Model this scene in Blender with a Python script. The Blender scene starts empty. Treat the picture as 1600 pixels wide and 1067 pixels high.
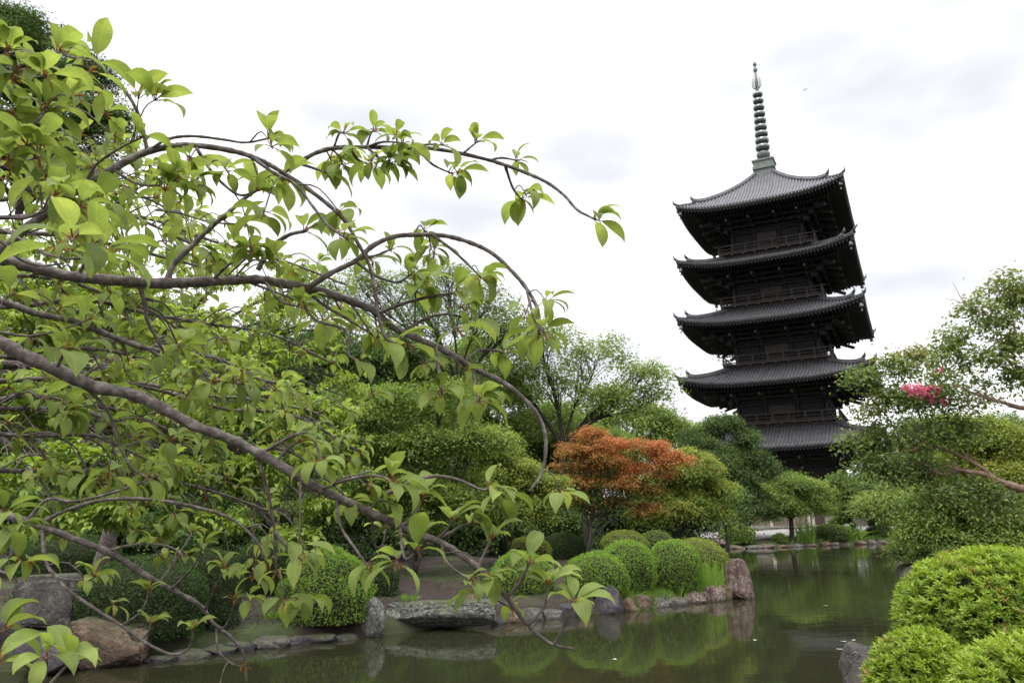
import bpy, math, random
import numpy as np
from mathutils import Vector, Matrix
random.seed(7)
RNG = np.random.default_rng(7)
S = bpy.context.scene
COL = S.collection
R = math.radians
# ------------------------------------------------------------------ camera
F, PIT, ROLL, CZ = 1225.0, 0.2230, 0.0175, 2.2
cam = bpy.data.cameras.new('camera'); camo = bpy.data.objects.new('camera', cam); COL.objects.link(camo)
_f = Vector((0, math.cos(PIT), math.sin(PIT))); _u0 = Vector((0, -math.sin(PIT), math.cos(PIT))); _r0 = Vector((1, 0, 0))
_r = _r0*math.cos(ROLL) - _u0*math.sin(ROLL); _u = _r0*math.sin(ROLL) + _u0*math.cos(ROLL)
camo.matrix_world = Matrix(((_r.x, _u.x, -_f.x, 0), (_r.y, _u.y, -_f.y, 0), (_r.z, _u.z, -_f.z, CZ), (0, 0, 0, 1)))
cam.sensor_width = 22.3; cam.lens = F/1600*22.3; cam.clip_end = 3000; cam.clip_start = 0.05
cam.dof.use_dof = True; cam.dof.focus_distance = 3.2; cam.dof.aperture_fstop = 6.3
S.camera = camo
# ------------------------------------------------------------------ world and sun
SUN_EL, SUN_AZ = 58, 205          # azimuth from +Y, clockwise
w = bpy.data.worlds.new('World'); S.world = w; w.use_nodes = True
nt = w.node_tree; nt.nodes.clear()
def N(t, typ, loc=None, **k):
    n = t.nodes.new(typ)
    for a, b in k.items(): setattr(n, a, b)
    return n
out = N(nt, 'ShaderNodeOutputWorld'); bg = N(nt, 'ShaderNodeBackground'); bg.inputs['Strength'].default_value = 0.1
sky = N(nt, 'ShaderNodeTexSky', sky_type='NISHITA', sun_disc=False, sun_elevation=R(SUN_EL), sun_rotation=R(SUN_AZ))
tc = N(nt, 'ShaderNodeTexCoord'); sep = N(nt, 'ShaderNodeSeparateXYZ'); nt.links.new(tc.outputs['Generated'], sep.inputs[0])
# overcast dome: brighter towards the zenith, soft cloud relief
mp = N(nt, 'ShaderNodeMapRange'); mp.interpolation_type = 'SMOOTHSTEP'; mp.inputs['From Min'].default_value = 0.46; mp.inputs['From Max'].default_value = 1.0
mp.inputs['To Min'].default_value = 14.0; mp.inputs['To Max'].default_value = 52.0; nt.links.new(sep.outputs['Z'], mp.inputs['Value'])
mpg = N(nt, 'ShaderNodeMapping'); mpg.inputs['Scale'].default_value = (1.0, 1.0, 2.6); mpg.inputs['Location'].default_value = (2.6, 1.9, .15)
nt.links.new(tc.outputs['Generated'], mpg.inputs[0])
ns = N(nt, 'ShaderNodeTexNoise'); ns.inputs['Scale'].default_value = 2.3; ns.inputs['Detail'].default_value = 4; ns.inputs['Roughness'].default_value = .45
nt.links.new(mpg.outputs[0], ns.inputs['Vector'])
rp = N(nt, 'ShaderNodeValToRGB'); rp.color_ramp.elements[0].position = .41; rp.color_ramp.elements[0].color = (.61, .622, .665, 1)
rp.color_ramp.elements[1].position = .60; rp.color_ramp.elements[1].color = (1, 1, 1, 1); nt.links.new(ns.outputs[0], rp.inputs[0])
vm = N(nt, 'ShaderNodeVectorMath', operation='SCALE'); nt.links.new(rp.outputs[0], vm.inputs[0]); nt.links.new(mp.outputs[0], vm.inputs['Scale'])
mx = N(nt, 'ShaderNodeMixRGB'); mx.inputs[0].default_value = 0.95; nt.links.new(sky.outputs[0], mx.inputs[1]); nt.links.new(vm.outputs[0], mx.inputs[2])
nt.links.new(mx.outputs[0], bg.inputs['Color']); nt.links.new(bg.outputs[0], out.inputs[0])
sl = bpy.data.lights.new('sun', 'SUN'); sl.energy = 1.5; sl.angle = R(20); sl.color = (1, .96, .9)
so = bpy.data.objects.new('sun', sl); COL.objects.link(so)
a, e = R(SUN_AZ), R(SUN_EL); sd = Vector((math.sin(a)*math.cos(e), math.cos(a)*math.cos(e), math.sin(e)))
so.rotation_euler = sd.to_track_quat('Z', 'Y').to_euler(); so.location = (0, -10, 30)
S.view_settings.view_transform = 'Standard'; S.view_settings.look = 'None'; S.view_settings.exposure = 0.08; S.view_settings.gamma = 1
S.render.engine = 'CYCLES'
S.cycles.max_bounces = 6; S.cycles.diffuse_bounces = 3; S.cycles.glossy_bounces = 3; S.cycles.transmission_bounces = 3; S.cycles.transparent_max_bounces = 4

# ------------------------------------------------------------------ helpers
def at(px, py, Y):
    """world point seen at photo pixel (px,py) standing Y metres in front of the camera"""
    X2 = px-800; Y2 = 533.5-py; c, s = math.cos(ROLL), math.sin(ROLL)
    X = X2*c+Y2*s; U = -X2*s+Y2*c; cp, sp = math.cos(PIT), math.sin(PIT)
    d = np.array([X/F, cp-U/F*sp, sp+U/F*cp]); return d*(Y/d[1])+np.array([0, 0, CZ])
class MB:
    def __init__(s): s.v = []; s.q = []; s.t = []; s.c = []; s.uv = []; s.n = 0; s.mq = []; s.mt = []
    def add(s, V, Q=None, T=None, col=None, uv=None, mi=0):
        V = np.asarray(V, float).reshape(-1, 3); n = len(V)
        s.v.append(V); s.c.append(np.zeros((n, 3)) if col is None else np.asarray(col, float).reshape(-1, 3))
        s.uv.append(np.zeros((n, 2)) if uv is None else np.asarray(uv, float).reshape(-1, 2))
        if Q is not None and len(Q): Q = np.asarray(Q, int); s.q.append(Q+s.n); s.mq.append(np.full(len(Q), mi))
        if T is not None and len(T): T = np.asarray(T, int); s.t.append(T+s.n); s.mt.append(np.full(len(T), mi))
        s.n += n
    def box(s, c, h, rz=0, col=None, mi=0, tilt=None):
        c = np.array(c, float); h = np.array(h, float)
        V = np.array([[i, j, k] for i in (-1, 1) for j in (-1, 1) for k in (-1, 1)])*h
        if tilt is not None: V = V @ np.array(tilt).T
        if rz: cc, ss = math.cos(rz), math.sin(rz); V = V @ np.array([[cc, ss, 0], [-ss, cc, 0], [0, 0, 1]])
        s.add(V+c, [[0, 1, 3, 2], [4, 6, 7, 5], [0, 4, 5, 1], [2, 3, 7, 6], [0, 2, 6, 4], [1, 5, 7, 3]], col=None if col is None else np.tile(col, (8, 1)), mi=mi)
    def beam(s, a, b, w, h, mi=0, col=None):
        a = np.array(a, float); b = np.array(b, float); d = b-a; L = np.linalg.norm(d); d /= L
        sd = np.cross(d, [0, 0, 1]); sd /= (np.linalg.norm(sd) or 1); up = np.cross(sd, d)
        s.box((a+b)/2, (L/2, w/2, h/2), tilt=np.stack([d, sd, up], 1), mi=mi, col=col)
    def tube(s, P, rad, n=6, col=None, mi=0, cap=True, jit=0):
        P = np.asarray(P, float); m = len(P); rad = np.broadcast_to(np.asarray(rad, float), (m,)).copy()
        if jit: rad = rad*(1+jit*RNG.uniform(-1, 1, m))
        T = np.gradient(P, axis=0); T /= np.linalg.norm(T, axis=1)[:, None]+1e-12
        ref = np.array([0, 0, 1.]) if abs(T[0, 2]) < .9 else np.array([1., 0, 0])
        A = np.zeros((m, 3)); x = np.cross(T[0], ref); x /= np.linalg.norm(x)
        for i in range(m):
            x = x-T[i]*(x@T[i]); x /= np.linalg.norm(x)+1e-12; A[i] = x
        B = np.cross(T, A); th = np.arange(n)*2*math.pi/n
        V = P[:, None]+(A[:, None]*np.cos(th)[None, :, None]+B[:, None]*np.sin(th)[None, :, None])*rad[:, None, None]
        i = np.arange(m-1)[:, None]*n; j = np.arange(n)[None]; j2 = (j+1) % n
        Q = np.stack([i+j, i+j2, i+n+j2, i+n+j], -1).reshape(-1, 4)
        ln = np.concatenate([[0], np.cumsum(np.linalg.norm(np.diff(P, axis=0), axis=1))])
        uv = np.stack([np.broadcast_to(th[None]/6.283, (m, n)), np.broadcast_to(ln[:, None], (m, n))], -1)
        V = V.reshape(-1, 3); uv = uv.reshape(-1, 2)
        if cap:
            V = np.vstack([V, P[0], P[-1]]); uv = np.vstack([uv, [0, 0], [0, 0]])
            k = m*n; jj = np.arange(n); T1 = np.stack([(jj+1) % n, jj, np.full(n, k)], 1); T2 = np.stack([jj+(m-1)*n, (jj+1) % n+(m-1)*n, np.full(n, k+1)], 1)
            s.add(V, Q, np.vstack([T1, T2]), col=None if col is None else np.tile(col, (len(V), 1)), uv=uv, mi=mi)
        else: s.add(V, Q, col=None if col is None else np.tile(col, (len(V), 1)), uv=uv, mi=mi)
    def lathe(s, prof, n=16, c=(0, 0, 0), mi=0, sq=False):
        prof = np.array(prof, float); m = len(prof); th = np.arange(n)*2*math.pi/n+(math.pi/4 if n == 4 else 0)
        k = math.sqrt(2) if n == 4 else 1
        V = np.stack([prof[:, None, 0]*np.cos(th)*k, prof[:, None, 0]*np.sin(th)*k, np.broadcast_to(prof[:, 1:2], (m, n))], -1).reshape(-1, 3)+np.array(c)
        i = np.arange(m-1)[:, None]*n; j = np.arange(n)[None]; j2 = (j+1) % n
        s.add(V, np.stack([i+j, i+j2, i+n+j2, i+n+j], -1).reshape(-1, 4), mi=mi)
    def build(s, name, mats, parent=None, smooth=False, loc=None):
        me = bpy.data.meshes.new(name); V = np.vstack(s.v)
        if loc is not None: V = V-np.array(loc)
        me.vertices.add(len(V)); me.vertices.foreach_set('co', V.astype(np.float32).ravel())
        Q = np.vstack(s.q) if s.q else np.zeros((0, 4), int); T = np.vstack(s.t) if s.t else np.zeros((0, 3), int)
        nl = len(Q)*4+len(T)*3; me.loops.add(nl); lv = np.concatenate([Q.ravel(), T.ravel()]).astype(np.int32); me.loops.foreach_set('vertex_index', lv)
        me.polygons.add(len(Q)+len(T)); ls = np.concatenate([np.arange(len(Q))*4, len(Q)*4+np.arange(len(T))*3]).astype(np.int32)
        me.polygons.foreach_set('loop_start', ls)
        me.polygons.foreach_set('material_index', np.concatenate([np.concatenate(s.mq) if s.mq else [], np.concatenate(s.mt) if s.mt else []]).astype(np.int32))
        me.polygons.foreach_set('use_smooth', np.full(len(Q)+len(T), smooth))
        ca = me.attributes.new('Col', 'FLOAT_COLOR', 'POINT'); C4 = np.ones((len(V), 4), np.float32); C4[:, :3] = np.vstack(s.c); ca.data.foreach_set('color', C4.ravel())
        uvl = me.uv_layers.new(name='UVMap'); uvl.data.foreach_set('uv', np.vstack(s.uv)[lv].astype(np.float32).ravel())
        me.update(calc_edges=True); me.validate()
        for m in (mats if isinstance(mats, (list, tuple)) else [mats]): me.materials.append(m)
        o = bpy.data.objects.new(name, me); COL.objects.link(o)
        if loc is not None: o.location = loc
        if parent is not None: o.parent = parent
        return o
def tag(o, label=None, cat=None, group=None, kind=None):
    if label: o['label'] = label
    if cat: o['category'] = cat
    if group: o['group'] = group
    if kind: o['kind'] = kind
    return o
def empty(name, loc=(0, 0, 0), rz=0):
    o = bpy.data.objects.new(name, None); COL.objects.link(o); o.location = loc; o.rotation_euler = (0, 0, rz); o.empty_display_size = .3; return o
def bez(P, k=6):
    """Catmull-Rom through P"""
    P = np.asarray(P, float); Q = np.vstack([2*P[0]-P[1], P, 2*P[-1]-P[-2]]); o = []
    for i in range(1, len(Q)-2):
        t = np.linspace(0, 1, k, endpoint=False)[:, None]
        o.append(.5*((2*Q[i])+(-Q[i-1]+Q[i+1])*t+(2*Q[i-1]-5*Q[i]+4*Q[i+1]-Q[i+2])*t*t+(-Q[i-1]+3*Q[i]-3*Q[i+1]+Q[i+2])*t**3))
    return np.vstack(o+[P[-1:]])
def nrm(a): return a/(np.linalg.norm(a, axis=-1, keepdims=True)+1e-9)
def vnoise(P, sc, seed=0):
    P = np.asarray(P, float)*sc+seed*7.31; r = 0
    for k, (a, b, c, d) in enumerate([(1, .7, .3, 1.), (-.6, 1.1, .8, .9), (.4, -.9, 1.2, .8), (1.3, .5, -1.1, .6)]):
        r = r+d*np.sin(P[..., 0]*a*(1+.37*k)+P[..., 1]*b+1.7*k)*np.cos(P[..., 2]*c*(1+.21*k)-P[..., 1]*a+P[..., 0]*c*.6+.9*k)
    return r/2.2

# ------------------------------------------------------------------ materials
def mat(name):
    m = bpy.data.materials.new(name); m.use_nodes = True; t = m.node_tree; p = t.nodes['Principled BSDF']; return m, t, p
def ramp(t, src, stops):
    r = N(t, 'ShaderNodeValToRGB'); el = r.color_ramp.elements
    while len(el) < len(stops): el.new(.5)
    for e_, (x, c) in zip(el, stops): e_.position = x; e_.color = (*c, 1)
    t.links.new(src, r.inputs[0]); return r.outputs[0]
def noise(t, scale, detail=5, rough=.6, vec=None, coord='Object', stretch=None):
    n = N(t, 'ShaderNodeTexNoise'); n.inputs['Scale'].default_value = scale; n.inputs['Detail'].default_value = detail; n.inputs['Roughness'].default_value = rough
    if vec is None:
        c = N(t, 'ShaderNodeTexCoord'); vec = c.outputs[coord]
    if stretch:
        m = N(t, 'ShaderNodeMapping'); m.inputs['Scale'].default_value = stretch; t.links.new(vec, m.inputs[0]); vec = m.outputs[0]
    t.links.new(vec, n.inputs['Vector']); return n.outputs[0]
def bump(t, p, src, strength, dist):
    b = N(t, 'ShaderNodeBump'); b.inputs['Strength'].default_value = strength; b.inputs['Distance'].default_value = dist
    t.links.new(src, b.inputs['Height']); t.links.new(b.outputs[0], p.inputs['Normal']); return b
def mixc(t, fac, a, b, mode='MIX'):
    m = N(t, 'ShaderNodeMixRGB', blend_type=mode)
    for i, x in ((0, fac), (1, a), (2, b)):
        if isinstance(x, (int, float)): m.inputs[i].default_value = x
        elif isinstance(x, tuple): m.inputs[i].default_value = (*x, 1)
        else: t.links.new(x, m.inputs[i])
    return m.outputs[0]
def leaf_mat(name, cols, trans=.35, rough=.5, tcol=None, veins=False, spec=.35):
    """per-leaf tint from the Col attribute: red = tint along the ramp, green = brightness"""
    m, t, p = mat(name)
    at_ = N(t, 'ShaderNodeAttribute', attribute_name='Col'); sp = N(t, 'ShaderNodeSeparateColor'); t.links.new(at_.outputs['Color'], sp.inputs[0])
    k = len(cols)-1; c = ramp(t, sp.outputs[0], [(i/k, x) for i, x in enumerate(cols)])
    br = N(t, 'ShaderNodeMapRange'); br.inputs['To Min'].default_value = .86; br.inputs['To Max'].default_value = 1.54; t.links.new(sp.outputs[1], br.inputs['Value'])
    vs = N(t, 'ShaderNodeVectorMath', operation='SCALE'); t.links.new(c, vs.inputs[0]); t.links.new(br.outputs[0], vs.inputs['Scale']); c = vs.outputs[0]
    if veins:
        mo = ramp(t, noise(t, 28, 4, .6), [(.3, (.78, .80, .8)), (.6, (1.05, 1.05, 1)), (.75, (1.2, 1.1, 1.0))]); c = mixc(t, 1.0, c, mo, 'MULTIPLY'); c = mixc(t, sp.outputs[2], c, (.26, .10, .04))
        uv = N(t, 'ShaderNodeUVMap'); s2 = N(t, 'ShaderNodeSeparateXYZ'); t.links.new(uv.outputs[0], s2.inputs[0])
        ab = N(t, 'ShaderNodeMath', operation='ABSOLUTE'); t.links.new(s2.outputs[0], ab.inputs[0])
        # side veins: v - .35|u| in bands
        m1 = N(t, 'ShaderNodeMath', operation='MULTIPLY_ADD'); t.links.new(ab.outputs[0], m1.inputs[0]); m1.inputs[1].default_value = -.22; t.links.new(s2.outputs[1], m1.inputs[2])
        m2 = N(t, 'ShaderNodeMath', operation='MULTIPLY'); t.links.new(m1.outputs[0], m2.inputs[0]); m2.inputs[1].default_value = 62
        m3 = N(t, 'ShaderNodeMath', operation='SINE'); t.links.new(m2.outputs[0], m3.inputs[0])
        v1 = N(t, 'ShaderNodeMapRange'); v1.inputs['From Min'].default_value = .6; v1.inputs['From Max'].default_value = 1.0; t.links.new(m3.outputs[0], v1.inputs['Value'])
        v2 = N(t, 'ShaderNodeMapRange'); v2.inputs['From Min'].default_value = .10; v2.inputs['From Max'].default_value = .03; t.links.new(ab.outputs[0], v2.inputs['Value'])
        mxx = N(t, 'ShaderNodeMath', operation='MAXIMUM'); t.links.new(v1.outputs[0], mxx.inputs[0]); t.links.new(v2.outputs[0], mxx.inputs[1])
        f = N(t, 'ShaderNodeMath', operation='MULTIPLY'); t.links.new(mxx.outputs[0], f.inputs[0]); f.inputs[1].default_value = .38
        vc = N(t, 'ShaderNodeVectorMath', operation='MULTIPLY'); t.links.new(c, vc.inputs[0]); vc.inputs[1].default_value = (1.5, 1.35, 1.2)
        c = mixc(t, f.outputs[0], c, vc.outputs[0]); bump(t, p, mxx.outputs[0], .35, .002)
        # petiole (uv v < 0) reddish
        pt = N(t, 'ShaderNodeMath', operation='LESS_THAN'); t.links.new(s2.outputs[1], pt.inputs[0]); pt.inputs[1].default_value = -.01
        c = mixc(t, pt.outputs[0], c, (.30, .13, .05))
    t.links.new(c, p.inputs['Base Color']); p.inputs['Roughness'].default_value = rough; p.inputs['Specular IOR Level'].default_value = spec
    tr = N(t, 'ShaderNodeBsdfTranslucent'); tv = N(t, 'ShaderNodeVectorMath', operation='MULTIPLY'); t.links.new(c, tv.inputs[0]); tv.inputs[1].default_value = tcol or (1.25, 1.35, .55)
    t.links.new(tv.outputs[0], tr.inputs[0]); ms = N(t, 'ShaderNodeMixShader'); ms.inputs[0].default_value = trans
    o = t.nodes['Material Output']; t.links.new(p.outputs[0], ms.inputs[1]); t.links.new(tr.outputs[0], ms.inputs[2]); t.links.new(ms.outputs[0], o.inputs[0]); return m
M = {}
M['cherry_leaf'] = leaf_mat('cherry leaf', [(.135, .185, .048), (.19, .25, .066), (.26, .315, .095)], .5, .58, (1.2, 1.18, .75), veins=True, spec=.25)
M['cherry_leaf_mid'] = leaf_mat('cherry leaf mid', [(.12, .19, .036), (.20, .28, .05), (.28, .34, .065)], .42, .5, (1.2, 1.2, .6))
M['fresh_leaf'] = leaf_mat('fresh leaf', [(.08, .13, .04), (.15, .215, .055), (.22, .28, .08)], .4, .6, (1.2, 1.2, .7), spec=.25)
M['maple_green'] = leaf_mat('maple green', [(.07, .12, .03), (.14, .205, .045), (.22, .28, .065)], .4, .6, (1.2, 1.2, .6))
M['maple_yellow'] = leaf_mat('maple yellow green', [(.10, .155, .03), (.18, .23, .045), (.28, .29, .065)], .4, .6, (1.2, 1.2, .6))
M['maple_orange'] = leaf_mat('maple orange', [(.085, .12, .03), (.17, .15, .035), (.32, .155, .048), (.42, .17, .064)], .38, .6, (1.2, 1.0, .7))
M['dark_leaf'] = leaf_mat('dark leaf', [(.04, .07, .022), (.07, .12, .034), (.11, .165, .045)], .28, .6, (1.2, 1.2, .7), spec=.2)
M['mid_leaf'] = leaf_mat('mid leaf', [(.06, .105, .034), (.12, .18, .048), (.18, .24, .065)], .38, .6, (1.2, 1.2, .7), spec=.25)
M['pine_leaf'] = leaf_mat('pine leaf', [(.05, .08, .03), (.085, .13, .04), (.12, .17, .05)], .22, .65, (1.1, 1.2, .8), spec=.2)
M['myrtle_leaf'] = leaf_mat('myrtle leaf', [(.06, .10, .035), (.11, .165, .045), (.19, .24, .065), (.23, .19, .08)], .38, .45, (1.2, 1.2, .7))
M['azalea'] = leaf_mat('azalea leaf', [(.07, .13, .022), (.14, .235, .032), (.21, .32, .045)], .33, .55, (1.2, 1.2, .6), spec=.25)
M['azalea_near'] = leaf_mat('azalea leaf near', [(.08, .13, .025), (.16, .24, .032), (.26, .35, .045), (.27, .20, .09)], .36, .42, (1.2, 1.2, .6))
M['azalea_olive'] = leaf_mat('azalea olive', [(.11, .145, .03), (.17, .21, .04), (.22, .25, .05)], .3, .6, (1.2, 1.2, .7), spec=.2)
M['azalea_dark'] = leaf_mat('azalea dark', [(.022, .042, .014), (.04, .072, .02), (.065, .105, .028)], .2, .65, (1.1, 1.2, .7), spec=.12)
M['grass'] = leaf_mat('grass', [(.09, .15, .03), (.15, .25, .04), (.22, .32, .06)], .35, .5)
M['flower'] = leaf_mat('pink flower', [(.50, .07, .15), (.66, .16, .27), (.75, .34, .42)], .3, .6, (1, .8, .9))
def bark(name, c1, c2, c3, sc=18, st=(1, 1, 1), d=.006):
    m, t, p = mat(name); n1 = noise(t, sc, 6, .65, stretch=st); c = ramp(t, n1, [(.32, c1), (.52, c2), (.72, c3)])
    t.links.new(c, p.inputs['Base Color']); p.inputs['Roughness'].default_value = .8; n2 = noise(t, sc*3, 5, .7, stretch=st)
    bump(t, p, n2, .8, d); return m
M['cherry_bark'] = bark('cherry bark', (.045, .034, .03), (.125, .10, .09), (.30, .27, .25), 38, (1, 1, 1), .007)
M['bark'] = bark('bark', (.03, .022, .016), (.065, .05, .038), (.13, .11, .09), 9, (1, 1, .35), .02)
M['dark_bark'] = bark('dark bark', (.018, .014, .01), (.035, .027, .02), (.07, .058, .045), 9, (1, 1, .35), .02)
M['myrtle_bark'] = bark('myrtle bark', (.14, .08, .055), (.25, .155, .11), (.36, .25, .19), 6, (1, 1, 1), .004)
def rock_mat(name, a, b, c, lich=(.30, .31, .24), lt=.62):
    m, t, p = mat(name); n1 = noise(t, 2.2, 8, .65); cc = ramp(t, n1, [(.3, a), (.5, b), (.7, c)])
    n2 = noise(t, 9, 9, .8); f = ramp(t, n2, [(lt-.06, (0, 0, 0)), (lt+.02, (1, 1, 1))]); cc = mixc(t, f, cc, lich)
    n3 = noise(t, 3.1, 6, .7); g = N(t, 'ShaderNodeNewGeometry'); sx = N(t, 'ShaderNodeSeparateXYZ'); t.links.new(g.outputs['Normal'], sx.inputs[0])
    ml = N(t, 'ShaderNodeMath', operation='MULTIPLY'); t.links.new(sx.outputs[2], ml.inputs[0]); t.links.new(n3, ml.inputs[1])
    f2 = ramp(t, ml.outputs[0], [(.36, (0, 0, 0)), (.5, (1, 1, 1))]); cc = mixc(t, f2, cc, (.075, .085, .035))
    sz = N(t, 'ShaderNodeSeparateXYZ'); t.links.new(g.outputs['Position'], sz.inputs[0]); wet = N(t, 'ShaderNodeMapRange'); wet.inputs['From Min'].default_value = .0; wet.inputs['From Max'].default_value = .09
    wet.inputs['To Min'].default_value = .35; t.links.new(sz.outputs[2], wet.inputs['Value']); sc_ = N(t, 'ShaderNodeVectorMath', operation='SCALE'); t.links.new(cc, sc_.inputs[0]); t.links.new(wet.outputs[0], sc_.inputs['Scale'])
    t.links.new(sc_.outputs[0], p.inputs['Base Color']); p.inputs['Roughness'].default_value = .85
    n5 = N(t, 'ShaderNodeTexVoronoi', feature='DISTANCE_TO_EDGE'); n5.inputs['Scale'].default_value = 2.6; tcc = N(t, 'ShaderNodeTexCoord'); mpp = N(t, 'ShaderNodeVectorMath', operation='ADD'); nz = N(t, 'ShaderNodeTexNoise'); nz.inputs['Scale'].default_value = 3; t.links.new(tcc.outputs['Object'], nz.inputs['Vector']); t.links.new(tcc.outputs['Object'], mpp.inputs[0]); t.links.new(nz.outputs['Color'], mpp.inputs[1]); t.links.new(mpp.outputs[0], n5.inputs['Vector'])
    ck = ramp(t, n5.outputs[0], [(0, (0, 0, 0)), (.05, (1, 1, 1))]); hh = N(t, 'ShaderNodeMath', operation='MULTIPLY_ADD'); t.links.new(ck, hh.inputs[0]); hh.inputs[1].default_value = .35; t.links.new(noise(t, 9, 10, .8), hh.inputs[2])
    bump(t, p, hh.outputs[0], 1.0, .07); return m
M['rock_gray'] = rock_mat('rock gray', (.05, .045, .042), (.12, .11, .10), (.22, .20, .18))
M['rock_lichen'] = rock_mat('rock lichen', (.05, .047, .04), (.12, .12, .098), (.21, .215, .18), (.30, .31, .26), .55)
M['rock_brown'] = rock_mat('rock brown', (.06, .04, .028), (.16, .11, .075), (.27, .20, .14), (.34, .31, .24), .66)
M['rock_dark'] = rock_mat('rock dark', (.03, .027, .03), (.07, .062, .07), (.14, .12, .13), (.24, .22, .22), .7)
M['rock_red'] = rock_mat('rock red', (.09, .05, .045), (.20, .13, .11), (.30, .25, .22), (.40, .38, .34), .6)
def streaks(m):
    t = m.node_tree; p = t.nodes['Principled BSDF']; src = p.inputs['Base Color'].links[0].from_socket; n = noise(t, 7, 5, .7, stretch=(1.6, 1.6, .12)); f = ramp(t, n, [(.4, (.55, .52, .5)), (.6, (1.15, 1.15, 1.15))]); t.links.new(mixc(t, 1.0, src, f, 'MULTIPLY'), p.inputs['Base Color'])
streaks(M['rock_red'])
def simple(name, col, rough=.7, metal=0, var=.25, sc=6, bd=.01, stretch=None):
    m, t, p = mat(name); n1 = noise(t, sc, 6, .65, stretch=stretch); lo = tuple(x*(1-var) for x in col); hi = tuple(min(1, x*(1+var)) for x in col)
    t.links.new(ramp(t, n1, [(.3, lo), (.7, hi)]), p.inputs['Base Color']); p.inputs['Roughness'].default_value = rough; p.inputs['Metallic'].default_value = metal
    if bd: bump(t, p, noise(t, sc*3, 5, .7, stretch=stretch), .5, bd)
    return m
M['tile'] = simple('roof tile', (.078, .078, .085), .6, 0, .45, 1.6, .01)
M['tile_top'] = simple('roof tile lighter', (.11, .11, .118), .6, 0, .35, 1.6, .01)  # lighter grey tile, used on the top roof only
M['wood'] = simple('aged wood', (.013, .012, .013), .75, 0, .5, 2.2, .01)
M['wood_brown'] = simple('brown wood', (.04, .03, .027), .75, 0, .4, 3, .01)
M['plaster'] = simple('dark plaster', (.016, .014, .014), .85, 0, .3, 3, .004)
M['bronze'] = simple('bronze', (.20, .21, .21), .2, .9, .35, 3, .003)
M['verdigris'] = simple('verdigris', (.17, .19, .175), .7, .2, .3, 4, .005)
M['bell'] = simple('bell metal', (.20, .22, .22), .5, .3, .3, 9, 0)
M['stone'] = simple('dressed stone', (.30, .28, .25), .85, 0, .2, 5, .01)
M['gravel'] = simple('gravel', (.25, .235, .22), .95, 0, .14, 30, .02)
M['wall_wood'] = simple('weathered boards', (.20, .165, .12), .85, 0, .3, 4, .01, (1, 1, .2))
M['wall_dark'] = simple('dark boards', (.085, .055, .05), .85, 0, .3, 4, .01, (1, 1, .2))
M['cream'] = simple('cream post', (.52, .47, .37), .8, 0, .1, 8, 0)
M['cap'] = simple('old beam ends', (.07, .07, .065), .8, 0, .3, 9, 0)
M['white'] = simple('pale stone', (.6, .6, .58), .8, 0, .15, 8, 0)
M['teal'] = simple('pale green panel', (.18, .38, .31), .7, 0, .3, 12, 0)
M['petal'] = simple('pale leaf', (.36, .35, .26), .6, 0, .2, 20, 0)
M['litter'] = leaf_mat('litter', [(.06, .035, .02), (.10, .06, .03), (.15, .11, .05)], .1, .8)
M['core'] = simple('twigs', (.022, .018, .010), 1, 0, .4, 30, .01)  # near-bush twigs, and the dark light-blocking cores added inside bushes
# water
m, t, p = mat('water'); p.inputs['Base Color'].default_value = (.022, .023, .011, 1); p.inputs['Roughness'].default_value = .015; p.inputs['IOR'].default_value = 1.33
p.inputs['Specular IOR Level'].default_value = .5
c_ = N(t, 'ShaderNodeTexCoord'); n1 = noise(t, .9, 4, .55, c_.outputs['Object'], stretch=(1, 1.6, 1)); n2 = noise(t, 5.5, 3, .5, c_.outputs['Object'], stretch=(.8, 1.8, 1))
nn = noise(t, .16, 3, .5, c_.outputs['Object']); gate = ramp(t, nn, [(.5, (.12, .12, .12)), (.66, (1, 1, 1))])
ma = N(t, 'ShaderNodeMath', operation='MULTIPLY'); t.links.new(n2, ma.inputs[0]); t.links.new(gate, ma.inputs[1])
mb_ = N(t, 'ShaderNodeMath', operation='MULTIPLY_ADD'); t.links.new(n1, mb_.inputs[0]); mb_.inputs[1].default_value = .75; t.links.new(ma.outputs[0], mb_.inputs[2])
bump(t, p, mb_.outputs[0], .075, .05); M['water'] = m
# ground
m, t, p = mat('ground'); n1 = noise(t, .35, 6, .6); n2 = noise(t, 3.5, 8, .7)
soil = ramp(t, n2, [(.3, (.016, .010, .007)), (.55, (.030, .019, .015)), (.75, (.052, .037, .03))]); moss = ramp(t, n2, [(.3, (.03, .042, .014)), (.7, (.065, .085, .026))])  # soil tones darkened further to stand in for missing canopy shade
c = mixc(t, ramp(t, n1, [(.42, (0, 0, 0)), (.55, (1, 1, 1))]), moss, soil); t.links.new(c, p.inputs['Base Color']); p.inputs['Roughness'].default_value = 1
bump(t, p, noise(t, 12, 8, .8), .8, .04); M['ground'] = m

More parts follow.
